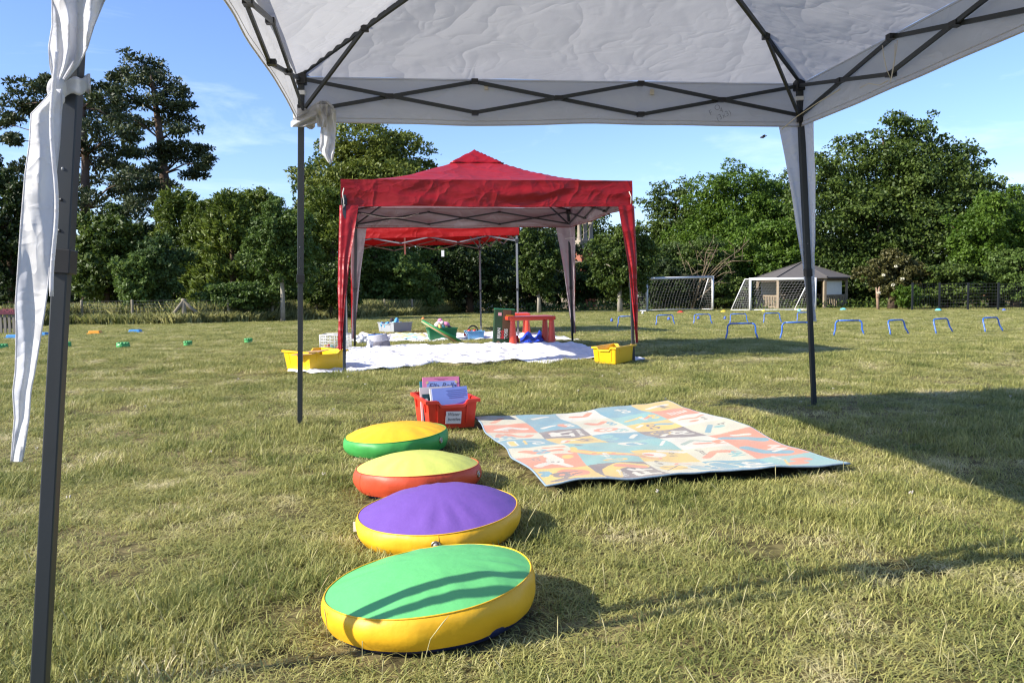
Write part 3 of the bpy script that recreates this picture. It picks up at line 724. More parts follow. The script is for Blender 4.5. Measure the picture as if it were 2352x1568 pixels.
# ------------------------------------------------------------------ timber shelter
def shelter():
    TW = mat('pale_timber', (0.27, 0.215, 0.145), rough=0.85, var=0.3, vscale=5, bump=0.3)
    TD = mat('dark_timber', (0.15, 0.11, 0.075), rough=0.85, var=0.3, vscale=5)
    FELT = mat('roof_felt', (0.10, 0.092, 0.088), rough=0.95, var=0.2, vscale=6, bump=0.5, bscale=60)
    d0 = 43.5
    c = pt(1840, 705, d0); rad = 96 * d0 / FPX
    g = gz(d0); cz = Vector((c.x, d0, g))
    root = thing('timber_shelter', 'hexagonal open timber shelter with a grey felt roof', 'shelter', cz)
    ang = [R(60 * i - 19.4) for i in range(6)]
    ze, zp = pt(1843, 637, d0 - rad).z, pt(1843, 603, d0).z
    ring = [cz + Vector((math.cos(a) * rad, math.sin(a) * rad, 0)) for a in ang]
    eave = [Vector((cz.x + math.cos(a) * rad * 1.1, cz.y + math.sin(a) * rad * 1.1, ze)) for a in ang]
    apex = Vector((cz.x, cz.y, zp))
    for i in range(6):
        a, b2 = eave[i], eave[(i + 1) % 6]
        b = MB(); b.add([a, b2, apex, a - Vector((0, 0, .06)), b2 - Vector((0, 0, .06)), apex - Vector((0, 0, .06))], [(0, 1, 2), (5, 4, 3), (0, 3, 4, 1), (1, 4, 5, 2), (2, 5, 3, 0)])
        b.build('roof_panel', FELT, root)
    b = MB()
    for i in range(6): b.bar(eave[i] + Vector((0, 0, .02)), apex + Vector((0, 0, .03)), 0.07, 0.04)
    b.build('hip_cap', FELT, root)
    for i in range(6):
        b = MB(); p = ring[i]; b.box((p.x, p.y, (g + ze) / 2), (0.14, 0.14, ze - g), Matrix.Rotation(ang[i], 3, 'Z')); b.build('post', TW, root, bevel=0.012)
    for i in range(6):
        a, b2 = ring[i], ring[(i + 1) % 6]; b = MB()
        b.bar((a.x, a.y, ze - 0.11), (b2.x, b2.y, ze - 0.11), 0.08, 0.16); b.build('beam', TD, root)
    slat_src = None
    hb = 0.70
    for i in range(6):
        if i == 4: continue          # open bay facing the field
        a, b2 = ring[i], ring[(i + 1) % 6]; n = 13; dv = (b2 - a); rz = Matrix.Rotation(math.atan2(dv.y, dv.x), 3, 'Z')
        b = MB()
        for z in (0.12, hb): b.bar((a.x, a.y, g + z), (b2.x, b2.y, g + z), 0.05, 0.08)
        b.build('rail', TW, root)
        for k in range(1, n):
            p = a.lerp(b2, k / n)
            if slat_src is None:
                b = MB(); b.box((0, 0, 0), (0.085, 0.025, hb - 0.1)); slat_src = b.build('slat', TW, root); q = slat_src
            else: q = slat_src.copy(); COL.objects.link(q)
            q.matrix_basis = Matrix.Translation((p.x, p.y - 0.04, g + 0.04 + hb / 2)) @ rz.to_4x4()
    for i in (5, 2):
        a, b2 = ring[i], ring[(i + 1) % 6]; p = a.lerp(b2, 0.45 if i == 5 else 0.5) + Vector((0, 0.12 if i == 5 else -0.1, 0)); dv = b2 - a
        b = MB(); b.box((p.x, p.y, g + 1.13), (dv.length * 0.72, 0.03, 0.78), Matrix.Rotation(math.atan2(dv.y, dv.x), 3, 'Z'))
        b.build('white_board', mat('white_board', (0.66, 0.67, 0.66), rough=0.3), root)
shelter()

# ------------------------------------------------------------------ football goals
NETM = mat('net_cord', (0.30, 0.30, 0.29), rough=0.7)
POSTM = mat('white_goal_plastic', (0.78, 0.78, 0.76), rough=0.35, var=0.06)
def goal(label, pl, pr, ytl, ytr, back):
    a, c = at(*pl), at(*pr)
    A, Bv = a.copy(), c.copy(); A.z = pt(pl[0], ytl, a.y).z; Bv.z = pt(pr[0], ytr, c.y).z
    root = thing('football_goal', label, 'goal', a.lerp(c, 0.5), 'white football goals')
    r = 0.06
    for p, q in ((a, A), (c, Bv)):
        b = MB(); b.tube([p, q + Vector((0, 0, r * 0.9))], r, n=12); b.build('goal_post', POSTM, root, smooth=True)
    b = MB(); b.tube([A, Bv], r, n=12); b.build('crossbar', POSTM, root, smooth=True)
    bk = Vector(back); tb = bk * 0.28
    qa, qc = a + bk, c + bk
    ta, tc_ = A + tb, Bv + tb
    for s, t, u in ((a, qa, ta), (c, qc, tc_)):
        b = MB(); b.tube([s + Vector((0, 0, .03)), t + Vector((0, 0, .03))], 0.03, n=8); b.build('ground_bar', POSTM, root, smooth=True)
        b = MB(); b.tube([t + Vector((0, 0, .03)), u], 0.024, n=8); b.tube([u, u - tb], 0.022, n=8); b.build('stanchion', POSTM, root, smooth=True)
    b = MB(); b.tube([qa + Vector((0, 0, .03)), qc + Vector((0, 0, .03))], 0.03, n=8); b.build('back_bar', POSTM, root, smooth=True)
    nb = MB(); rr = 0.0048
    def patch(p00, p10, p01, p11, nu, nv, sag):
        def f(u, v):
            p = (p00 * (1 - u) + p10 * u) * (1 - v) + (p01 * (1 - u) + p11 * u) * v
            s = sag * math.sin(PI * u) ** 0.6 * math.sin(PI * v) if True else 0
            return p + bk.normalized() * s * 0.8 + Vector((0, 0, -s * 0.35 * math.sin(PI * v)))
        for i in range(nu + 1):
            pts_ = [f(i / nu, j / 8) for j in range(9)]
            for s_, t_ in zip(pts_[:-1], pts_[1:]): nb.bar(s_, t_, rr)
        for j in range(nv + 1):
            pts_ = [f(i / 12, j / nv) for i in range(13)]
            for s_, t_ in zip(pts_[:-1], pts_[1:]): nb.bar(s_, t_, rr)
    patch(qa, qc, ta, tc_, 22, 13, 0.22); patch(a, qa, A, ta, 7, 13, 0.05); patch(c, qc, Bv, tc_, 7, 13, 0.05); patch(A, Bv, ta, tc_, 22, 2, 0.0)
    tag(nb.build('net', NETM, root), kind='stuff')
goal('white football goal standing fully in view with dead branches behind its net', (1486, 716), (1637, 712), 640, 636, (-0.45, 1.2, 0))
goal('white football goal in front of the timber shelter, cut off by the curtained leg', (1723, 714), (1872, 713), 641, 640, (-0.75, 0.5, 0))

# ------------------------------------------------------------------ gazebos
def lerp2(a, b, t): return (a[0] + (b[0] - a[0]) * t, a[1] + (b[1] - a[1]) * t)

def gazebo(name, label, E, Bs, zbr, zsl, zval, zeave, zpeak, cloth, legw, barw, power=1.0, cap=None, sag=0.0, hub=True, seed=0, zg=0.0, legmat=STEEL, nroof=44, valwave=0.012, bend_up=0.0, group='pop up gazebos'):
    ks = ('NL', 'NR', 'FR', 'FL')
    cx = sum(E[k][0] for k in ks) / 4; cy = sum(E[k][1] for k in ks) / 4
    root = thing(name, label, 'gazebo', (cx, cy, zg), group)
    def E3(k, z): return Vector((E[k][0], E[k][1], z))
    for k in ks:
        bz = gz(Bs[k][1]); base = Vector((Bs[k][0], Bs[k][1], bz)); topv = E3(k, zbr)
        j = base.lerp(topv, 0.44)
        inward = Vector((cx - E[k][0], cy - E[k][1], 0)).normalized()
        upv = (E3('NR', 0) - E3('NL', 0)).normalized()
        b = MB(); b.bar(base + Vector((0, 0, 0.0)), j + (topv - base) * 0.02, legw * 0.84, up=upv); low = b.build('lower_leg', legmat, root, bevel=legw * 0.08)
        b = MB(); b.bar(j, topv, legw, up=upv); b.build('upper_leg', legmat, root, bevel=legw * 0.08)
        b = MB(); b.bar(j - (topv - base) * 0.012, j + (topv - base) * 0.012, legw * 1.22, up=upv); b.build('leg_collar', BLACK_PLASTIC, low, bevel=0.002)
        b = MB(); b.box(base + Vector((0, 0, 0.006)), (legw * 2.0, legw * 2.0, 0.008)); b.build('foot_plate', legmat, low)
        b = MB(); b.bar(topv - Vector((0, 0, 0.03)), topv + Vector((0, 0, 0.035)), legw * 1.7, up=upv); b.build('corner_bracket', BLACK_PLASTIC, root, bevel=0.006)
        b = MB(); s = base.lerp(topv, (zsl - bz) / (zbr - bz)); b.bar(s - Vector((0, 0, 0.035)), s + Vector((0, 0, 0.035)), legw * 1.6, up=upv); b.build('slider_bracket', BLACK_PLASTIC, root, bevel=0.006)
        for q_ in (0.47, 0.50, 0.53):
            hp = base.lerp(topv, q_); b = MB(); b.ball(hp + Vector((0, -legw * 0.5, 0)), (0.0035, 0.002, 0.0035), n=8, m=5); b.ball(hp + Vector((-legw * 0.5, 0, 0)), (0.002, 0.0035, 0.0035), n=8, m=5); bt = b.build('push_button', STEEL_LIGHT if q_ > 0.52 else BLACK_PLASTIC, root, smooth=True)
    def scissor(p, q, up_a):
        """one side: three crossed pairs"""
        dv = q - p
        nrm = Vector((-dv.y, dv.x, 0)).normalized()
        for i in range(3):
            t0, t1 = i / 3, (i + 1) / 3
            for w, (za, zb) in enumerate(((zbr, zsl), (zsl, zbr))):
                if i == 1: za, zb = zb, za
                if i % 2 == 1: pass
                a = p.lerp(q, t0); c = p.lerp(q, t1); off = nrm * (barw * 0.55 if w else -barw * 0.55)
                b = MB(); b.bar(Vector((a.x, a.y, za)) + off, Vector((c.x, c.y, zb)) + off, barw * 0.75, barw * 1.15); b.build('truss_bar', legmat, root)
            m = p.lerp(q, (t0 + t1) / 2); b = MB(); b.bar(Vector((m.x, m.y, (zbr + zsl) / 2)) - dv.normalized() * barw * 1.4, Vector((m.x, m.y, (zbr + zsl) / 2)) + dv.normalized() * barw * 1.4, barw * 2.3, barw * 1.3)
            b.build('truss_joint', BLACK_PLASTIC, root)
            if i < 2:
                m = p.lerp(q, t1)
                for z in (zbr, zsl):
                    b = MB(); b.bar(Vector((m.x, m.y, z)) - dv.normalized() * barw * 1.1, Vector((m.x, m.y, z)) + dv.normalized() * barw * 1.1, barw * 2.3, barw * 1.4); b.build('truss_joint', BLACK_PLASTIC, root)
    for a, c in (('FL', 'FR'), ('NL', 'NR'), ('FL', 'NL'), ('FR', 'NR')): scissor(E3(a, 0), E3(c, 0), None)
    apex = Vector((cx, cy, zpeak - 0.06))
    for k in ks:
        a = E3(k, zbr + 0.03); n1 = a.lerp(apex, 0.26)
        def ridge(t): p_ = a.lerp(apex, t); p_.z = max(zbr - 0.01, zeave + (zpeak - zeave) * t ** power - 0.035); return p_
        if power > 1.05: n1 = ridge(0.26); rib = [a, n1] + [ridge(0.26 + 0.74 * q_ / 6) for q_ in range(1, 7)]
        else: rib = [a, n1, apex]
        b = MB()
        for p_, q_ in zip(rib[:-1], rib[1:]): b.bar(p_, q_, barw, barw * 1.3)
        b.build('roof_rib', legmat, root)
        b = MB(); b.bar(E3(k, zsl), n1, barw * 0.8, barw * 1.1); b.build('roof_brace', legmat, root)
        b = MB(); b.box(n1, (barw * 2.2, barw * 2.2, barw * 2.2)); b.build('rib_joint', BLACK_PLASTIC, root, bevel=0.004)
    b = MB(); b.lathe((cx, cy, zpeak - 0.14), [(0.0, 0), (0.05, 0), (0.055, 0.03), (0.03, 0.05), (0.03, 0.1), (0.0, 0.1)], n=14); b.build('hub', BLACK_PLASTIC, root, smooth=True)
    # roof sheet over the corners, slightly outside the legs
    ex = 0.032 if name != 'white_gazebo' else 0.024
    Eo = {k: Vector((E[k][0] + (E[k][0] - cx) * ex / 1.45, E[k][1] + (E[k][1] - cy) * ex / 1.45, 0)) for k in ks}
    def roof(u, v):
        x, y = 2 * u - 1, 2 * v - 1
        m = max(abs(x), abs(y)); t = 1 - m
        p = (Eo['NL'] * (1 - u) + Eo['NR'] * u) * (1 - v) + (Eo['FL'] * (1 - u) + Eo['FR'] * u) * v
        ridge = min(abs(x), abs(y)) / m if m > 1e-6 else 0
        z = zeave + (zpeak - zeave) * t ** power
        z -= sag * math.sin(PI * t) * (1 - ridge ** 3)
        z += 0.008 * fbm(x * 6 + seed, y * 6, seed) * (0.4 + t)
        return Vector((p.x, p.y, z))
    b = MB(); b.grid(roof, nroof, nroof); b.build('canopy_roof', cloth, root, smooth=True)
    if cap:
        cr, zlo, zhi = cap
        def capf(u, v):
            x, y = (2 * u - 1), (2 * v - 1); m = max(abs(x), abs(y))
            p = roof(0.5 + x * cr / 2, 0.5 + y * cr / 2)
            return Vector((p.x, p.y, zlo + (zhi - zlo) * (1 - m) + 0.01 * fbm(x * 5, y * 5, 3)))
        b = MB(); b.grid(capf, 16, 16); b.build('vent_cap', cloth, root, smooth=True, solid=0.004)
    for n_, (a, c) in enumerate((('NL', 'NR'), ('NR', 'FR'), ('FR', 'FL'), ('FL', 'NL'))):
        A_, C_ = Eo[a], Eo[c]; nrm = Vector(((C_ - A_).y, -(C_ - A_).x, 0)).normalized()
        def val(u, v):
            p = A_.lerp(C_, u); wv = valwave * math.sin(PI * u) ** 0.7 * (0.6 * fbm(u * 6 + n_, v * 2.5, seed + n_) * (0.3 + v) + 0.45 * math.sin(9 * v + 5 * fbm(u * 2.2, 0.3, seed + n_)) * math.sin(PI * v) * (0.5 + 0.5 * fbm(u * 3.1, 1.7, seed))) + 0.12 * valwave
            edge = roof_edge(u)
            zz = edge + (zval - edge) * v + 0.012 * math.sin(PI * u) * fbm(u * 5, 2.0, seed + 3 + n_) * v + (bend_up if n_ == 3 else 0.0) * math.sin(PI * u)
            return Vector((p.x, p.y, zz)) + nrm * wv * min(1.0, 3.5 * v)
        def roof_edge(u): return zeave
        b = MB(); b.grid(val, 60, 10, flip=True); vo = b.build('valance', cloth, root, smooth=True)
        for vv in (0.04, 0.90):
            b = MB(); b.tube([val(i / 40, vv) - nrm * 0.001 for i in range(41)], 0.0016, n=4, cap=False); b.build('stitched_seam', cloth, vo, smooth=True)
        b = MB(); b.tube([val(i / 40, 1.0) + Vector((0, 0, 0.001)) for i in range(41)], 0.004, n=5); b.build('hem', cloth, vo, smooth=True)
    return root, Eo, E3

def corner_curtain(root, Eo, k, ka, kb, zt, zb, wtop, wbot, base, cloth, seed=0):
    """L shaped sleeve round a leg: two strips from the valance along both sides, drawn in towards the foot"""
    C0 = Eo[k]; da = (Eo[ka] - C0).normalized(); db = (Eo[kb] - C0).normalized()
    foot = Vector((base[0], base[1], 0)); foot = foot + (C0 - foot) * 0.02
    b = MB()
    def f(u, v):
        w = wtop * (1 - v) ** 1.25 + wbot * (1 - (1 - v) ** 1.25)
        corner = C0.lerp(foot, v * (zt - zb) / zt) - (da + db) * (0.006 + 0.018 * min(1.0, v * 2.5))
        s = 2 * u - 1
        d = da if s < 0 else db
        fold = 0.012 + 0.5 * (0.016 * math.sin(9 * s * (1 + v) + seed) * (0.35 + v) + 0.02 * fbm(s * 3, v * 5, seed) * (0.3 + v)) * min(1.0, abs(s) * 2.2)
        nrm = -(db if s < 0 else da)
        return Vector((corner.x, corner.y, zt + (zb - zt) * v)) + d * abs(s) * w + nrm * fold
    sgn = da.cross(db).z < 0
    b.grid(f, 30, 44, flip=sgn); return b.build('corner_curtain', cloth, root, smooth=True)

def white_gazebo():
    pb, p1 = at(89, 1622), pt(165, 200, 1.60); tt = (1.9456 - pb.z) / (p1.z - pb.z); pe = pb.lerp(p1, tt)
    E = {'NL': (pe.x, pe.y), 'NR': (2.019, 2.067), 'FL': (-1.137, 4.581), 'FR': (1.705, 4.888)}
    Bs = {'NL': (pb.x, pb.y), 'NR': (2.163, 1.948), 'FL': (-1.237, 4.706), 'FR': (1.930, 5.201)}
    zbr, zsl = 1.9456, 1.772
    root, Eo, E3 = gazebo('white_gazebo', 'white canopy gazebo on dark steel legs covering the cushions', E, Bs, zbr, zsl, 1.715, 1.965, 2.56, WHITE_CLOTH, 0.033, 0.017, power=1.0, sag=0.03, seed=1, nroof=60, valwave=0.012, bend_up=0.05)
    corner_curtain(root, Eo, 'FR', 'FL', 'NR', 1.72, 0.55, 0.135, 0.012, Bs['FR'], WHITE_CURTAIN, 2)
    # knotted curtain on the near leg: bunched upper cloth, wrap, hanging tail
    def ribbon(name, rows, Y, amp, folds, seed, m=WHITE_CURTAIN, nu=18, nv=50):
        rows = [tuple(map(float, r)) for r in rows]
        ysr = [r[0] for r in rows]
        def f(u, v):
            y = ysr[0] + (ysr[-1] - ysr[0]) * v
            xl = np.interp(y, ysr, [r[1] for r in rows]); xr = np.interp(y, ysr, [r[2] for r in rows])
            yy = Y + amp * math.sin(folds * PI * u + seed + 2.2 * math.sin(5 * v + seed)) + amp * 0.8 * fbm(u * 2.5, v * 5, seed)
            return pt(xl + (xr - xl) * u, y, yy)
        b = MB(); b.grid(f, nu, nv); ro = b.build(name, m, root, smooth=True)
        for u_ in (0.0, 1.0):
            b = MB(); b.tube([f(u_, j / 60) for j in range(61)], 0.0016, n=5); b.build('hem', m, ro, smooth=True)
        return ro
    ribbon('tied_curtain', [(-160, 60, 420), (-60, 105, 300), (0, 120, 240), (60, 120, 215), (110, 112, 200), (150, 115, 180), (185, 122, 150), (205, 124, 140)], 1.545, 0.022, 4, 0.3, nu=36)
    ribbon('curtain_tail', [(205, 122, 140), (225, 108, 143), (262, 72, 140), (330, 68, 136), (400, 58, 128), (520, 48, 122), (640, 40, 112), (700, 36, 104), (760, 38, 95), (850, 36, 80), (900, 30, 70), (960, 34, 66), (1030, 28, 56), (1060, 26, 50)], 1.50, 0.008, 1.7, 1.1, nv=120, nu=30)
    b = MB(); b.tube([pt(124 + 6 * math.sin(y / 60), y, 1.485) for y in range(120, 700, 20)], 0.0035, n=6); b.build('curtain_seam', WHITE_CURTAIN, root, smooth=True)
    b = MB()      # band wound once round the pole
    pl = Vector((-0.878, 1.78, 0)); zc = pt(160, 200, 1.74).z
    pole_c = pt(165, 200, 1.60)
    def band(u, v):
        a = 2 * PI * u; r = 0.027 + 0.003 * math.sin(3 * a)
        return Vector((pole_c.x + r * math.cos(a), pole_c.y + r * math.sin(a), pole_c.z + 0.014 + 0.012 * math.sin(a + 0.6) - 0.030 * v + 0.004 * math.sin(5 * a + v)))
    b.grid(band, 32, 6); b.build('curtain_wrap', WHITE_CURTAIN, root, smooth=True, solid=0.003)
    b = MB(); kc = pt(130, 205, 1.53)
    b.ball(kc, (0.016, 0.016, 0.024), n=14, m=10, rot=Euler((0.3, 0.4, 0)).to_matrix()); b.ball(kc + Vector((0.004, -0.006, -0.018)), (0.012, 0.013, 0.014), n=12, m=8); b.build('curtain_knot', WHITE_CURTAIN, root, smooth=True)
    # bundle tied at the far left leg
    ribbon('tied_curtain', [(232, 735, 752), (245, 715, 766), (262, 690, 765), (280, 668, 735), (292, 668, 700)], 4.52, 0.025, 3, 2.2, m=WHITE_CLOTH, nv=24)
    ribbon('curtain_tail', [(240, 728, 752), (270, 726, 750), (292, 730, 748)], 4.46, 0.02, 2.5, 0.7, m=WHITE_CLOTH, nv=16)
    ribbon('curtain_tail', [(250, 742, 771), (290, 738, 772), (320, 735, 770), (345, 734, 768), (360, 745, 766), (374, 755, 762)], 4.5, 0.02, 3.4, 1.9, m=WHITE_CURTAIN, nv=30)
    b = MB()
    fl = Vector((-1.15, 4.6, 0))
    def loop(u, v):
        a = 2 * PI * u; c = pt(690, 272, 4.6)
        return Vector((c.x + 0.055 * math.cos(a) + 0.02, c.y + 0.05 * math.sin(a), c.z + 0.02 * math.cos(a + 2.6) + 0.035 - 0.065 * v + 0.006 * math.sin(4 * a)))
    b.grid(loop, 30, 6); b.build('curtain_wrap', WHITE_CLOTH, root, smooth=True, solid=0.004)
    # loose cord looped on the side truss and along the leg
    def cordpx(seq, Y, r=0.0028):
        b = MB(); b.tube([pt(x, y, Yy) for (x, y), Yy in zip(seq, Y)], r, n=5); b.build('cord', CORD, root, smooth=True)
    cordpx([(1795, 298), (1830, 268), (1880, 235), (1930, 205)], [4.75, 4.7, 4.5, 4.2])
    cordpx([(2027, 105), (2030, 130), (2036, 158), (2046, 182), (2052, 150), (2058, 120), (2062, 92)], [3.7] * 7, 0.002)
    cordpx([(2056, 100), (2055, 140), (2048, 178), (2044, 190)], [3.68] * 4, 0.002)
    cordpx([(1975, 202), (1995, 192), (2020, 196), (2040, 185)], [3.9, 3.85, 3.8, 3.75], 0.002)
    cordpx([(660, 190), (668, 215), (660, 235), (678, 258)], [4.35, 4.4, 4.45, 4.5], 0.002)
    # strip of pale tape at the two far bracket ends and on truss bars
    for k in ('FL', 'FR'):
        b = MB(); p = E3(k, zbr - 0.075); b.box(p, (0.04, 0.04, 0.022)); b.build('white_tape', WHITE_PLASTIC, root)
    for px, py in ((1117, 200), (1497, 212)):
        b = MB(); p = pt(px, py, 4.72 if px < 1300 else 4.82); b.box(p, (0.022, 0.03, 0.03)); b.build('strap', CORD, root)
    # handwriting on the valance
    vx = (Eo['FR'] - Eo['FL']).normalized(); nrm = Vector((vx.y, -vx.x, 0))
    def on_val(px, py):
        d = ray(px, py); n_ = np.array(nrm); q = np.array(Eo['FL']); t = ((q - EYE) @ n_) / (d @ n_); return Vector(EYE + d * t) + nrm * 0.02
    for s_, px, py, rot in (('F', 1629, 268, 0.5), ('O', 1640, 257, 0.35), ('4', 1651, 262, 0.3), ('(3x3)', 1645, 280, 0.45)):
        xd = vx * math.cos(rot) + Vector((0, 0, 1)) * math.sin(rot); yd = -vx * math.sin(rot) + Vector((0, 0, 1)) * math.cos(rot)
        text('handwriting', s_, 0.045, on_val(px, py), xd, yd, mat('marker_pen', (0.16, 0.16, 0.18)), root, bold=-0.0008)
    return E, Bs
WE, WB = white_gazebo()

def red_gazebo():
    p = {k: at(*v) for k, v in {'NL': (791, 857), 'NR': (1455, 831), 'FL': (815, 799), 'FR': (1315, 786)}.items()}
    E = {'NL': (-1.599, 7.99), 'NR': (1.2045, 8.4076), 'FL': (-2.016, 10.794), 'FR': (0.7875, 11.211)}
    Bs = {k: (v.x, v.y) for k, v in p.items()}
    zbr, zsl, zval = 1.79, 1.63, 1.585
    root, Eo, E3 = gazebo('red_gazebo', 'red topped gazebo with grey lining and tapering corner curtains over the white sheet', E, Bs, zbr, zsl, zval, 1.845, 2.33, RED_CLOTH, 0.034, 0.017, power=1.65, sag=0.0, cap=(0.21, 2.185, 2.375), seed=4, valwave=0.025)
    corner_curtain(root, Eo, 'NL', 'NR', 'FL', zval + 0.01, 0.22, 0.17, 0.012, Bs['NL'], RED_CLOTH, 1)
    corner_curtain(root, Eo, 'NR', 'NL', 'FR', zval + 0.01, 0.20, 0.16, 0.012, Bs['NR'], RED_CLOTH, 2)
    corner_curtain(root, Eo, 'FL', 'FR', 'NL', zval + 0.01, 0.10, 0.17, 0.03, Bs['FL'], RED_CLOTH, 3)
    corner_curtain(root, Eo, 'FR', 'FL', 'NR', zval + 0.01, 0.10, 0.20, 0.03, Bs['FR'], RED_CLOTH, 4)
    def cord(pts_, Y, r=0.0035):
        b = MB(); b.tube([pt(x, y, yy) for (x, y), yy in zip(pts_, Y)], r, n=5); b.build('cord', CORD, root, smooth=True)
    cord([(790, 432), (787, 445), (790, 462), (788, 480), (792, 470)], [7.93] * 5, 0.006)
    cord([(1445, 440), (1450, 452), (1449, 468)], [8.35] * 3, 0.005)
    cord([(830, 490), (880, 500), (930, 500), (962, 490)], [10.3, 10.5, 10.7, 10.75])
    cord([(1298, 548), (1330, 545), (1352, 528), (1363, 505)], [11.1, 11.1, 10.9, 10.7])
red_gazebo()

def far_gazebo():
    NR, NL, FR = at(1190, 772), at(797, 775), at(1105, 762)
    ev = NR - NL; wv_ = Vector((-ev.y, ev.x, 0)).normalized() * 2.9; wv_.x -= 0.25; FR = pt(1105, 760, NR.y + 2.8); FL = pt(815, 764, NL.y + 2.8); FR.z = FL.z = gz(FR.y)
    Bs = {'NL': (NL.x, NL.y), 'NR': (NR.x, NR.y), 'FR': (FR.x, FR.y), 'FL': (FL.x, FL.y)}
    E = {k: (v[0], v[1]) for k, v in Bs.items()}
    zv = pt(1184, 540, NR.y).z
    root, Eo, E3 = gazebo('bright_red_gazebo', 'bright red open sided gazebo furthest away beneath the nearer red canopy', E, Bs, zv + 0.10, zv - 0.10, zv + 0.0, zv + 0.23, zv + 0.62, RED_SHEET, 0.035, 0.018, power=1.2, seed=7, zg=gz(NR.y), legmat=STEEL_LIGHT, valwave=0.02)
    b = MB(); p = pt(1017, 582, (NL.y + NR.y) / 2 + 0.05); b.box(p, (0.05, 0.012, 0.11)); b.build('label_tag', WHITE_PLASTIC, root)
    b = MB(); p = E3('FL', zv).lerp(E3('FR', zv), 0.42); b.box(p + Vector((0, -0.05, 0.02)), (0.035, 0.012, 0.42)); b.build('strap', mat('pink_strap', (0.6, 0.4, 0.38)), root)
far_gazebo()

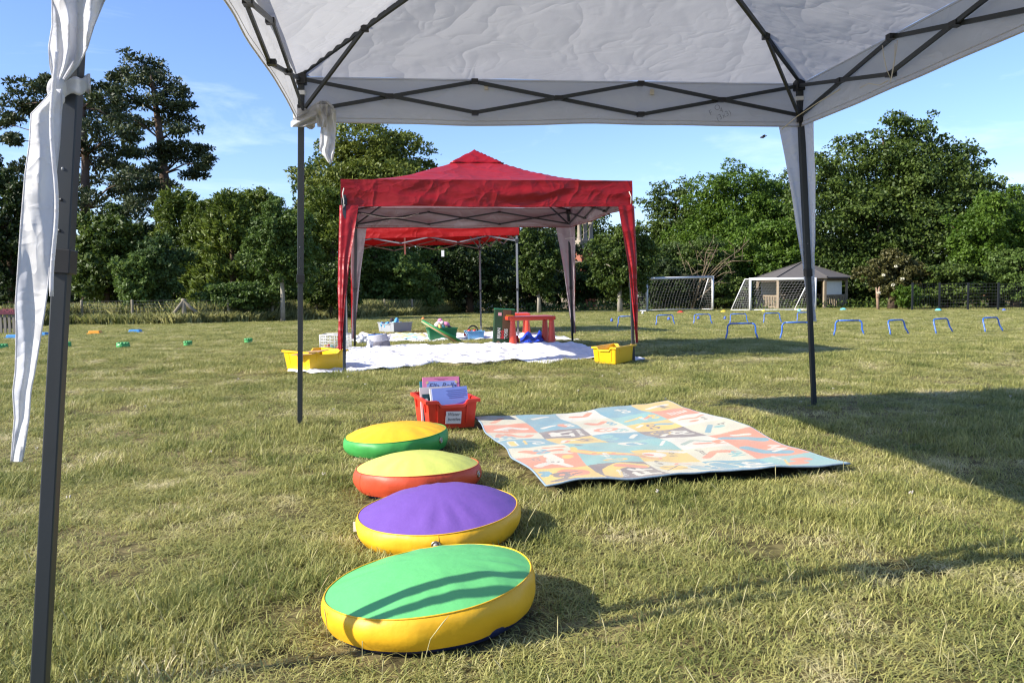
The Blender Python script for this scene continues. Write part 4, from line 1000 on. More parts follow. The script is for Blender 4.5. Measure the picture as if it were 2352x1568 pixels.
# ------------------------------------------------------------------ cushions
def vinyl(name, col): return mat(name, col, rough=0.5, spec=0.4, var=0.12, vscale=5, bump=0.2, bscale=14, bdist=0.02)
V_YEL = vinyl('yellow_vinyl', (0.78, 0.43, 0.015)); V_GRN = vinyl('mint_green_vinyl', (0.115, 0.46, 0.15)); V_PUR = vinyl('purple_vinyl', (0.155, 0.075, 0.34))
V_LIME = vinyl('lime_vinyl', (0.56, 0.60, 0.13)); V_RED = vinyl('orange_red_vinyl', (0.55, 0.07, 0.025)); V_DGR = vinyl('leaf_green_vinyl', (0.045, 0.30, 0.06)); V_NAVY = vinyl('navy_vinyl', (0.012, 0.02, 0.07))
V_ORG = vinyl('orange_vinyl', (0.75, 0.22, 0.02))
def cushion(label, c, r, hs, dome, top, side, base, seed, ell=1.0, yaw=0.0, tilt=0.0, eyelet=None, dent=None, tagpos=None):
    root = thing('floor_cushion', label, 'cushion', c, 'round vinyl floor cushions')
    rng = random.Random(seed)
    rot = Matrix.Rotation(tilt, 3, 'Y') @ Matrix.Rotation(yaw, 3, 'Z')
    off = Vector((0, 0, r * abs(math.sin(tilt)) * 0.75))
    ph = [rng.uniform(0, 6.28) for _ in range(6)]
    def warp(p, a, i=0):
        rr = math.hypot(p.x, p.y)
        k = 1 + 0.012 * math.sin(2 * a + ph[0]) + 0.008 * math.sin(3 * a + ph[1]) + 0.004 * math.sin(7 * a + ph[2])
        z = p.z * (1 + 0.10 * math.sin(a + ph[3]) * rr / r)
        q = Vector((p.x * k * ell, p.y * k / ell, z))
        return off + rot @ q
    N = 72
    zs = hs
    prof_top = []
    for i in range(15):
        t = i / 14; rr = r * 0.955 * t; prof_top.append((max(rr, 0.0005), zs + dome * (1 - t ** 2.1)))
    def wtop(p, a, i):
        t = math.hypot(p.x, p.y) / (r * 0.955)
        pz_ = p.z + 0.0052 * t ** 5 * (1 - t) * 10 * math.sin(15 * a + ph[4] + 1.5 * math.sin(4 * a + ph[0])) * (0.35 + 0.65 * (0.5 + 0.5 * math.sin(2 * a + ph[5])) ** 2) + 0.003 * math.sin(3 * p.x / r + ph[1]) * math.sin(4 * p.y / r + ph[2]) * (1 - t)
        return warp(Vector((p.x, p.y, pz_)), a)
    b = MB(); b.lathe(c, prof_top[::-1], n=N, fn=wtop); b.build('top_panel', top, root, smooth=True)
    prof_s = []
    for i in range(13):
        t = i / 12; prof_s.append((r * (0.957 + 0.040 * math.sin(PI * min(1, t * 1.0) ** 0.75) - 0.03 * max(0, t - 0.6) ** 1.5 * 3), zs * (1 - t) + 0.012 * t))
    def wside(p, a, i):
        bulge = 1 + (0.012 * math.sin(5 * a + ph[2] + 3 * p.z / hs) + 0.008 * math.sin(13 * a + ph[3]) + 0.010 * (p.z / hs) ** 2 * math.sin(22 * a + 2 * math.sin(3 * a + ph[1]))) * math.sin(PI * (1 - p.z / hs))
        if dent is not None:
            da = (a - dent + PI) % (2 * PI) - PI; bulge -= 0.05 * math.exp(-(da / 0.12) ** 2) * max(0, 1 - p.z / hs * 0.9)
        return warp(Vector((p.x * bulge, p.y * bulge, p.z)), a)
    b = MB(); b.lathe(c, prof_s, n=N, fn=wside); so = b.build('side_panel', side, root, smooth=True)
    b = MB(); b.lathe(c, [(r * 0.90, 0.030), (r * 0.915, 0.016), (r * 0.90, 0.002), (r * 0.5, 0.0), (0.001, 0.0)], n=N, fn=lambda p, a, i: warp(p, a)); b.build('base_panel', base, root, smooth=True)
    b = MB(); b.tube([Vector(c) + warp(Vector((r * 0.958 * math.cos(2 * PI * i / N), r * 0.958 * math.sin(2 * PI * i / N), zs + 0.001)), 2 * PI * i / N) for i in range(N)], 0.0018, n=6, closed=True); b.build('piping', side, root, smooth=True)
    for sa in (ph[5], ph[5] + PI):
        b = MB(); b.tube([Vector(c) + wside(Vector((rr_ * 1.001 * math.cos(sa), rr_ * 1.001 * math.sin(sa), z_)), sa, 0) for rr_, z_ in prof_s], 0.0012, n=5); b.build('seam', side, so, smooth=True)
    if eyelet is not None:
        a = eyelet; p0 = Vector(c) + wside(Vector((r * 0.998 * math.cos(a), r * 0.998 * math.sin(a), zs * 0.66)), a, 0)
        n_ = Vector((math.cos(a + yaw), math.sin(a + yaw), 0)); u = Vector((-n_.y, n_.x, 0)); w = Vector((0, 0, 1))
        b = MB(); b.tube([p0 + n_ * 0.002 + (u * math.cos(t) + w * math.sin(t)) * 0.0115 for t in [2 * PI * i / 16 for i in range(16)]], 0.003, n=6, closed=True); b.build('eyelet', mat('brass', (0.5, 0.42, 0.3), rough=0.3, metal=1.0), so, smooth=True)
        b = MB(); b.ball(p0, (0.009, 0.009, 0.009), n=8, m=6); b.build('eyelet_mesh', mat('grey_gauze', (0.3, 0.3, 0.3)), so, smooth=True)
    if tagpos is not None:
        a = tagpos; p0 = Vector(c) + warp(Vector((r * 1.0 * math.cos(a), r * 1.0 * math.sin(a), zs * 0.5)), a)
        b = MB(); b.box(p0, (0.014, 0.004, 0.03), Matrix.Rotation(a + yaw, 3, 'Z')); b.build('care_label', WHITE_PLASTIC, root)
    return root
CUSH = [((-0.20, 1.93, 0), 0.250), ((-0.24, 2.58, 0), 0.267), ((-0.38, 3.22, 0), 0.249), ((-0.57, 3.95, 0), 0.252)]
cushion('mint green topped cushion with a yellow side, largest in front', CUSH[0][0], CUSH[0][1], 0.088, 0.044, V_GRN, V_YEL, V_NAVY, 1, ell=1.03, yaw=R(18), tilt=R(-3.2), dent=R(-62))
cushion('purple topped cushion with a yellow side and brass eyelet', CUSH[1][0], CUSH[1][1], 0.084, 0.062, V_PUR, V_YEL, V_ORG, 2, ell=1.0, yaw=R(10), tilt=R(-1.8), eyelet=R(-97), tagpos=R(172))
cushion('lime topped cushion with an orange red side', CUSH[2][0], CUSH[2][1], 0.086, 0.055, V_LIME, V_RED, V_NAVY, 3, ell=1.0, yaw=R(12), tilt=R(-1.8), eyelet=R(-28))
cushion('yellow topped cushion with a green side, beside the red tub of books', CUSH[3][0], CUSH[3][1], 0.088, 0.044, V_YEL, V_DGR, V_NAVY, 4, ell=1.0, yaw=R(10), tilt=R(-1.8), eyelet=R(-35))

# ------------------------------------------------------------------ storage tubs
def tub(name, label, near, left, right, hgt, m, group='plastic storage tubs', notch=0.35, lip=0.016, taper=0.90, wall=0.006, notch_right=False):
    """open tapered tray: near, left and right are the base corners seen; left-near is the short front"""
    n_, l_, r_ = (Vector((p.x, p.y, gz(p.y))) for p in (near, left, right))
    z0 = n_.z + 0.015
    u = (l_ - n_); v = (r_ - n_); wu, wv = u.length, v.length; u.normalize(); v = (v - u * v.dot(u)).normalized()
    c = n_ + u * wu / 2 + v * wv / 2; c.z = z0
    root = thing(name, label, 'tub', c, group)
    k = 1 / taper
    def P(s, t, z):     # s,t in -1..1
        f = 1 + (k - 1) * z / hgt
        return c + u * (s * wu / 2 * f) + v * (t * wv / 2 * f) + Vector((0, 0, z))
    b = MB()
    def wallq(s0, t0, s1, t1, ndip):
        N = 24; vs_ = []; fs = []
        for i in range(N + 1):
            q = i / N; dip = 0.0
            if ndip:
                d = abs(q - 0.5); dip = hgt * 0.17 * min(1, max(0, (0.30 - d) / 0.06))
            s, t = s0 + (s1 - s0) * q, t0 + (t1 - t0) * q
            vs_ += [P(s, t, 0), P(s, t, (hgt - dip) * 0.5), P(s, t, hgt - dip)]
        for i in range(N):
            for j in range(2): a = i * 3 + j; fs.append((a, a + 3, a + 4, a + 1))
        b.add(vs_, fs)
    dips = (notch_right is False, notch_right)
    # front short side runs along u at t=-1 ... side along v at s=-1
    wallq(-1, -1, 1, -1, not notch_right); wallq(1, -1, 1, 1, notch_right); wallq(1, 1, -1, 1, not notch_right); wallq(-1, 1, -1, -1, notch_right)
    b.add([P(-1, -1, 0.004), P(1, -1, 0.004), P(1, 1, 0.004), P(-1, 1, 0.004)], [(0, 1, 2, 3)])
    bo = b.build('body', m, root, solid=wall, weld=True)
    # rim lip following the dips
    path = []
    def side(s0, t0, s1, t1, nd):
        N = 24
        for i in range(N):
            q = i / N; dip = 0.0
            if nd: d = abs(q - 0.5); dip = hgt * 0.17 * min(1, max(0, (0.30 - d) / 0.06))
            path.append(P(s0 + (s1 - s0) * q, t0 + (t1 - t0) * q, hgt - dip))
    side(-1, -1, 1, -1, not notch_right); side(1, -1, 1, 1, notch_right); side(1, 1, -1, 1, not notch_right); side(-1, 1, -1, -1, notch_right)
    lb = MB(); cc = c
    vs_ = []; fs = []
    for p in path:
        o = Vector((p.x - cc.x, p.y - cc.y, 0)); su = o.dot(u); sv = o.dot(v)
        ou = u * (lip if abs(abs(su) - wu / 2 * k) < wu * 0.02 else 0) * (1 if su > 0 else -1) + v * (lip if abs(abs(sv) - wv / 2 * k) < wv * 0.02 else 0) * (1 if sv > 0 else -1)
        vs_ += [p + Vector((0, 0, 0.003)), p + ou + Vector((0, 0, 0.003)), p + ou - Vector((0, 0, 0.014)), p + ou * 0.8 - Vector((0, 0, 0.014)), p + ou * 0.8 - Vector((0, 0, 0.001)), p - Vector((0, 0, 0.001))]
    N = len(path)
    for i in range(N):
        j = (i + 1) % N
        for q in range(6): fs.append((i * 6 + q, j * 6 + q, j * 6 + (q + 1) % 6, i * 6 + (q + 1) % 6))
    lb.add(vs_, fs); lb.build('rim', m, root)
    # stiffening ribs under the lip
    for s in (-0.62, 0.62):
        rb = MB(); rb.bar(P(s, -1.015, hgt * 0.15), P(s, -1.015, hgt - 0.012), 0.012, 0.010, up=u); rb.build('rib', m, bo)
        rb = MB(); rb.bar(P(-1.015, s, hgt * 0.55), P(-1.015, s, hgt - 0.012), 0.012, 0.010, up=v); rb.build('rib', m, bo)
    return root, P, u, v

def plastic(name, col, rough=0.32): return mat(name, col, rough=rough, spec=0.5, var=0.05, vscale=4, bump=0.06, bscale=14)
PL_YEL = plastic('yellow_plastic', (0.80, 0.47, 0.012)); PL_RED = plastic('red_plastic', (0.62, 0.035, 0.018)); PL_GRN = plastic('green_plastic', (0.010, 0.15, 0.055)); PL_GRY = plastic('grey_plastic', (0.34, 0.36, 0.38)); PL_BLU = plastic('light_blue_plastic', (0.16, 0.38, 0.62))
PL_TAB = plastic('orange_red_plastic', (0.60, 0.055, 0.025)); PL_NAV = plastic('blue_plastic', (0.03, 0.13, 0.52))

def flat_box(name, c, size, rot, m, parent, bevel=0.0):
    b = MB(); b.box(c, size, rot); return b.build(name, m, parent, bevel=bevel)

def book(label, c, w, h, t, rot, cover, page=None):
    """closed book standing in a tub: local x width, z height, y thickness"""
    root = thing('book', label, 'book', c, 'books in the tubs')
    b = MB()
    for s in (-1, 1): b.box(Vector(c) + rot @ Vector((0, s * (t / 2 - 0.001), 0)), (w, 0.002, h), rot)
    b.box(Vector(c) + rot @ Vector((-w / 2 + 0.001, 0, 0)), (0.002, t - 0.004, h), rot); b.build('cover', cover, root)
    b = MB(); b.box(Vector(c) + rot @ Vector((0.001, 0, 0)), (w - 0.006, t - 0.0045, h - 0.006), rot); b.build('pages', mat('paper', (0.72, 0.69, 0.62), rough=0.9), root)
    return root

# red tub with books
def red_tub():
    n_, l_, r_ = at(1090, 988), at(983, 992), at(1070, 955)
    n_, l_ = at(988, 992), at(1089, 985)
    d = (l_ - n_); perp = Vector((-d.y, d.x, 0)).normalized() * 0.36
    root, P, u, v = tub('red_tub', 'red plastic tub of picture books with a handwritten paper label', n_, l_, n_ + perp, 0.158, PL_RED, taper=0.9)
    # u runs along the front to the right, v away
    yaw = math.atan2(u.y, u.x)
    rz = Matrix.Rotation(yaw, 3, 'Z')
    lab_c = P(0.02, -1.0, 0.062) - v * 0.016
    tilt = Matrix.Rotation(R(6), 3, 'X'); rl = rz @ tilt
    b = MB(); b.box(lab_c, (0.088, 0.002, 0.070), rl @ Matrix.Rotation(R(3), 3, 'Y')); b.build('paper_label', mat('grey_paper', (0.62, 0.60, 0.60), rough=0.8), root)
    fx = rl @ Vector((1, 0, -0.04)); fy = rl @ Vector((0.05, 0, 1)); fo = -(rl @ Vector((0, 1, 0))) * 0.0022
    text('handwriting', 'Water', 0.026, lab_c + fx * -0.036 + fy * 0.010 + fo, fx, fy, INK, root, shear=0.25)
    text('handwriting', 'bottles', 0.026, lab_c + fx * -0.034 + fy * -0.018 + fo, fx, fy, INK, root, shear=0.25)
    # books
    def bk(label, s, t, z, w, h, th, lean, col, yawo=0.0, roll=0.0):
        rot = rz @ Matrix.Rotation(yawo, 3, 'Z') @ Matrix.Rotation(R(-lean), 3, 'X') @ Matrix.Rotation(R(roll), 3, 'Y')
        c = P(s, t, z)
        return book(label, c, w, h, th, rot, col), c, rot
    pink, c, rot = bk('pink picture book with a blue title panel standing at the back of the red tub', -0.10, 0.02, 0.148, 0.215, 0.24, 0.010, 14, mat('pink_cover', (0.72, 0.22, 0.38), rough=0.35), roll=1)
    f = rot @ Vector((0, -1, 0)); X = rot @ Vector((1, 0, 0)); Z = rot @ Vector((0, 0, 1))
    b = MB(); b.box(c + f * 0.0056 + Z * 0.045 + X * 0.003, (0.175, 0.001, 0.10), rot); b.build('title_panel', mat('periwinkle_print', (0.28, 0.36, 0.68), rough=0.4), pink)
    text('title', 'Ella Bella', 0.046, c + f * 0.0068 + Z * 0.052 - X * 0.078, X, Z, mat('dark_print', (0.05, 0.05, 0.12)), pink, shear=0.35)
    for i, wd in enumerate((0.08, 0.04)):
        b = MB(); b.box(c + f * 0.0056 + Z * (0.110 - 0.008 * i) + X * 0.0, (wd, 0.0008, 0.002), rot); b.build('small_print', mat('pink_print', (0.45, 0.10, 0.22)), pink)
    for sx in (-1, 1):
        b = MB(); b.box(c + f * 0.0064 + Z * 0.088 + X * (0.003 + sx * 0.085), (0.016, 0.001, 0.012), rot @ Matrix.Rotation(R(40 * sx), 3, 'Y')); b.build('corner_print', mat('gold_print', (0.65, 0.5, 0.25)), pink)
    bk('thin dark navy book just behind the pink picture book', -0.02, 0.12, 0.142, 0.215, 0.235, 0.012, 13, mat('navy_cover', (0.03, 0.03, 0.06), rough=0.4))
    bk('teal edged book leaning behind the pink one', -0.18, 0.20, 0.135, 0.21, 0.215, 0.010, 13, mat('teal_cover', (0.05, 0.26, 0.34), rough=0.4))
    dk, c, rot = bk('dark green book with a round white badge in the red tub', -0.28, -0.30, 0.095, 0.20, 0.17, 0.008, 12, mat('dark_teal_cover', (0.012, 0.06, 0.07), rough=0.35))
    f = rot @ Vector((0, -1, 0)); b = MB(); pc = c + f * 0.0052 + rot @ Vector((-0.078, 0, 0.052))
    b.lathe((0, 0, 0), [(0.0005, 0.0), (0.009, 0.0), (0.009, 0.001), (0.0005, 0.001)], n=16); b.v = [tuple(pc + rot @ Vector((x, -z, y))) for x, y, z in b.v]
    b.build('badge', WHITE_PLASTIC, dk)
    bk('red spined white book leaning at the end of the red tub', -0.36, -0.12, 0.12, 0.19, 0.19, 0.010, 13, mat('white_red_cover', (0.70, 0.62, 0.6), rough=0.4))
    bl, c, rot = bk('blue picture book with a purple hillside cover at the front of the red tub', 0.10, -0.52, 0.125, 0.205, 0.185, 0.012, 16, mat('sky_blue_cover', (0.20, 0.28, 0.66), rough=0.3), roll=-2)
    f = rot @ Vector((0, -1, 0)); X = rot @ Vector((1, 0, 0)); Z = rot @ Vector((0, 0, 1))
    def pr(nm, pts2, m, k=0.0068):
        b = MB(); b.add([c + X * x + Z * z + f * k for x, z in pts2], [tuple(range(len(pts2)))]); b.build(nm, m, bl)
    pr('hillside_print', [(-0.098, -0.09), (0.1, -0.09), (0.1, 0.012), (0.03, -0.004), (-0.03, -0.018), (-0.098, -0.024)], mat('violet_print', (0.15, 0.10, 0.42)))
    pr('meadow_print', [(-0.085, -0.045), (-0.04, -0.042), (0.02, -0.046), (0.09, -0.044), (0.098, -0.09), (-0.095, -0.09)], mat('pale_print', (0.66, 0.66, 0.6)), 0.0076)
    for x, mm in ((-0.055, (0.62, 0.62, 0.35)), (-0.02, (0.12, 0.35, 0.28)), (0.012, (0.2, 0.45, 0.4)), (0.05, (0.6, 0.08, 0.22))):
        pr('flower_print', [(x + 0.012 * math.cos(a) * 1.3, -0.05 + 0.009 * math.sin(a)) for a in [2 * PI * i / 10 for i in range(10)]], mat('flower_%d' % int(x * 1000), mm), 0.0082)
    for i in range(5):
        b = MB(); b.box(c + X * (0.035 + 0.008 * (i % 2)) + Z * (0.075 - 0.0105 * i) + f * 0.0070, (0.115 - 0.03 * (i == 4), 0.0006, 0.0022), rot); b.build('small_print', mat('blue_print', (0.10, 0.13, 0.36)), bl)
    b = MB(); b.box(c + X * -0.107 + f * -0.004 + Z * 0.0, (0.012, 0.012, 0.185), rot); b.build('page_block', mat('paper', (0, 0, 0)), bl)
red_tub()

tub('yellow_tub', 'yellow plastic tub with a cardboard flap, beside the rear steel leg', at(713, 857), at(662, 851), at(758, 848), 0.185, PL_YEL, taper=0.88, notch_right=True)
tub('yellow_tub', 'yellow plastic tub under the red curtain at the end of the white sheet', at(1413, 839), at(1368, 837), at(1461, 831), 0.165, PL_YEL, taper=0.9)
def cardboard():
    y = at(713, 857).y
    root = thing('cardboard_sheet', 'brown cardboard sheet lying in the yellow tub by the steel leg', 'cardboard', pt(712, 815, y))
    a = [pt(668, 815, y - 0.0), pt(716, 812, y - 0.1), pt(756, 802, y + 0.35), pt(710, 806, y + 0.5)]
    b = MB(); b.add(a + [p - Vector((0, 0, 0.006)) for p in a], [(0, 1, 2, 3), (7, 6, 5, 4), (0, 4, 5, 1), (1, 5, 6, 2), (2, 6, 7, 3), (3, 7, 4, 0)]); b.build('sheet', mat('brown_card', (0.42, 0.25, 0.13), rough=0.9), root)
cardboard()

tub('green_tub', 'dark green plastic tub holding a soft toy with hoops leaning on it', at(989, 783), at(984, 781), at(1044, 783), 0.185, PL_GRN, taper=0.9)
tub('grey_tub', 'grey plastic tub holding a blue soft toy, out by the far sheet', at(905, 766), at(872, 765), at(919, 764), 0.20, PL_GRY, taper=0.93)
tub('blue_tub', 'light blue plastic tub of red headphones on the far sheet', at(1076, 781), at(1070, 779), at(1109, 780), 0.125, PL_BLU, taper=0.92)

def plush(name, label, parts, mats, y, prt=None):
    root = thing(name, label, 'soft toy', pt(parts[0][1], parts[0][2], y))
    for nm, px, py, rx, ry, rotd, mk, dy in parts:
        s = y / FPX; b = MB(); b.ball(pt(px, py, y + dy), (rx * s, max(rx, ry) * s * 0.8, ry * s), n=14, m=10, rot=Matrix.Rotation(R(rotd), 3, 'Y')); b.build(nm, mats[mk], root, smooth=True)
PB = mat('blue_plush', (0.10, 0.34, 0.62), rough=0.95, spec=0.1, bump=0.6, bscale=90); PLB = mat('pale_blue_plush', (0.28, 0.60, 0.78), rough=0.95, spec=0.1, bump=0.6, bscale=90)
PK = mat('pink_plush', (0.72, 0.25, 0.42), rough=0.95, spec=0.1, bump=0.6, bscale=90); PW = mat('cream_plush', (0.75, 0.62, 0.55), rough=0.95, spec=0.1, bump=0.6, bscale=90); PY_ = mat('yellow_plush', (0.75, 0.52, 0.16), rough=0.95); PT = mat('teal_plush', (0.08, 0.33, 0.33), rough=0.95); DKP = mat('dark_plush', (0.05, 0.04, 0.05), rough=0.9)
yg = at(895, 766).y + 0.25
plush('soft_toy', 'blue soft toy lying on its back in the grey tub with limbs in the air', [('body', 896, 746, 15, 6, -8, 1, 0), ('arm', 888, 746, 5, 9, 40, 0, -.05), ('leg', 908, 744, 9, 6, 20, 1, 0), ('foot', 911, 737, 5, 8, 8, 0, 0), ('hand', 877, 745, 4, 6, 0, 0, 0), ('hand', 919, 745, 4, 7, 25, 1, 0), ('head', 900, 735, 5, 5, 0, 2, .1)], [PB, PLB, DKP], yg)
yg = at(1010, 783).y + 0.3
plush('soft_toy', 'pink and cream soft toy sitting on top of the green tub', [('body', 1010, 748, 13, 11, 0, 1, 0), ('head', 1011, 737, 6, 6, 0, 0, 0), ('snout', 1016, 741, 5, 4, 20, 1, -.1), ('arm', 1005, 746, 7, 7, 30, 1, -.1), ('ear', 1026, 744, 8, 5, 30, 0, 0), ('leg', 1012, 752, 4, 9, -25, 2, -.12), ('foot', 1018, 754, 5, 8, -20, 3, -.1), ('tail', 1033, 751, 9, 3, 35, 4, 0)], [PK, PW, PY_, PT, DKP], yg)
def hoops():
    y0 = at(1000, 790).y - 0.05
    pal = [(0.015, 0.20, 0.06), (0.12, 0.40, 0.12), (0.03, 0.26, 0.08), (0.55, 0.10, 0.04), (0.45, 0.60, 0.40), (0.60, 0.13, 0.05), (0.06, 0.34, 0.16)]
    names = ['dark green', 'lime green', 'mid green', 'orange red', 'pale green', 'rust red', 'bottle green']
    for i, cpal in enumerate(pal):
        # hoop leaning from the tub's far rim corner down to the grass, seen nearly edge on
        p1 = pt(988 + 0.8 * i, 745 + 1.5 * i, y0 + 0.20); p0 = at(1060 - 3.0 * i, 783); p0.y -= 0.0
        c = (p0 + p1) / 2; ax = (p1 - p0); L = ax.length / 2; ax.normalize()
        side = Vector(ray(1022, 762)).normalized() + Vector((0, 0, 0.006)); side = (side - ax * side.dot(ax)).normalized()
        root = thing('hoop', '%s plastic hoop in the bundle leaning on the green tub' % names[i], 'hoop', c, 'hoops on the green tub')
        b = MB(); b.tube([c + ax * math.cos(t) * L + side * math.sin(t) * L for t in [2 * PI * k / 40 for k in range(40)]], 0.011, n=7, closed=True); b.build('ring', mat('hoop_%d' % i, cpal, rough=0.35), root, smooth=True)
hoops()
def headphones():
    y = at(1090, 781).y + 0.12
    for j, (px, py, sc, lab) in enumerate(((1086, 757, 1.0, 'black band headphones with red ear cups lying in the blue tub'), (1072, 766, 0.55, 'small red headset half sunk in the blue tub'))):
        root = thing('headphones', lab, 'headphones', pt(px, py, y)); s = y / FPX * sc
        b = MB(); b.tube([pt(px, py, y) + Vector((math.cos(t) * 11 * s, 0.02 * math.sin(2 * t), math.sin(t) * 11 * s - 2 * s)) for t in [PI * (0.0 + k / 14) for k in range(15)]], 0.012 * sc, n=7); b.build('headband', BLACK_PLASTIC, root, smooth=True)
        for dx in (-8, 4):
            b = MB(); b.ball(pt(px + dx * sc, py + 5 * sc, y - 0.03), (5 * s, 4 * s, 6 * s), n=12, m=8); b.build('ear_cup', PL_RED, root, smooth=True)
headphones()

# ------------------------------------------------------------------ sheets and mats on the grass
FOOT = []           # polygons on the grass where no blades grow
def poly_pts(pxs): return [at(*p) for p in pxs]
def sheet(name, label, cat, near, far, m, seed, lift=0.035, nu=150, nv=44, amp=0.019, group=None, rim=0.012):
    nA = poly_pts(near); fA = poly_pts(far)
    def interp(P, t):
        L = [0.0]
        for a, b_ in zip(P[:-1], P[1:]): L.append(L[-1] + (b_ - a).length)
        s = t * L[-1]; i = max(0, min(len(P) - 2, int(np.searchsorted(L, s) - 1)))
        return P[i].lerp(P[i + 1], (s - L[i]) / max(1e-6, L[i + 1] - L[i]))
    def f(u, v):
        p = interp(nA, u).lerp(interp(fA, u), v)
        e = min(1.0, 6 * min(u, 1 - u, v, 1 - v))
        z = gz(p.y) + lift * (0.45 + 0.55 * e) + amp * fbm(p.x * 4.2, p.y * 4.5, seed) * (0.5 + 0.5 * e) + amp * 0.7 * fbm(p.x * 11, p.y * 9, seed + 2) + amp * 0.9 * (1 - abs(fbm(p.x * 2.6, p.y * 3.4, seed + 5))) ** 6
        return Vector((p.x, p.y, max(z, gz(p.y) + 0.006)))
    FOOT.append([Vector((p.x, p.y, 0)) for p in nA] + [Vector((p.x, p.y, 0)) for p in fA[::-1]])
    c = f(0.5, 0.5); root = thing(name, label, cat, c, group)
    b = MB(); b.grid(f, nu, nv); b.build('cloth', m, root, smooth=True, solid=0.006)
    return root, f
sheet('white_sheet', 'large crumpled white sheet spread on the grass under the red canopy', 'sheet',
      [(660, 856), (735, 861), (800, 858), (850, 852), (900, 851), (960, 842), (1010, 836), (1060, 838), (1110, 836), (1160, 830), (1210, 834), (1262, 838), (1310, 830), (1362, 826), (1430, 832), (1482, 828)],
      [(712, 812), (760, 808), (820, 801), (870, 799), (930, 794), (1000, 796), (1060, 792), (1110, 793), (1150, 790), (1200, 792), (1262, 791), (1316, 789), (1345, 798), (1390, 805), (1425, 818), (1470, 822)], SHEET, 3, group='white sheets on the grass')
sheet('white_sheet', 'narrow white sheet further back beneath the bright red gazebo', 'sheet',
      [(820, 788), (880, 786), (985, 785), (1045, 784), (1110, 781), (1180, 779), (1240, 778), (1330, 783)], [(826, 764), (870, 772), (935, 767), (1000, 768), (1060, 768), (1110, 765), (1180, 766), (1240, 768), (1290, 777)], SHEET, 5, lift=0.025, amp=0.02, group='white sheets on the grass')
def painted_material():
    m, n, l, o = nodes('painted_paper')
    ge = n.new('ShaderNodeNewGeometry'); nz = n.new('ShaderNodeTexNoise'); nz.inputs['Scale'].default_value = 2.2; nz.inputs['Detail'].default_value = 6; l.new(ge.outputs['Position'], nz.inputs['Vector'])
    r = n.new('ShaderNodeValToRGB'); els = r.color_ramp.elements
    els[0].position = 0.36; els[0].color = (0.25, 0.55, 0.75, 1); els[1].position = 0.7; els[1].color = (0.80, 0.78, 0.70, 1)
    for p_, c_ in ((0.44, (0.6, 0.75, 0.75, 1)), (0.5, (0.78, 0.66, 0.15, 1)), (0.56, (0.7, 0.72, 0.45, 1)), (0.62, (0.35, 0.6, 0.3, 1))):
        e = els.new(p_); e.color = c_
    l.new(nz.outputs[0], r.inputs[0]); p = n.new('ShaderNodeBsdfPrincipled'); p.inputs['Roughness'].default_value = 0.8; l.new(r.outputs[0], p.inputs['Base Color']); l.new(p.outputs[0], o.inputs[0])
    return m
sheet('painted_sheet', 'sheet of blue and yellow painted paper beside the green tub', 'painting', [(895, 782), (985, 783)], [(900, 769), (978, 770)], painted_material(), 9, lift=0.05, nu=30, nv=12)

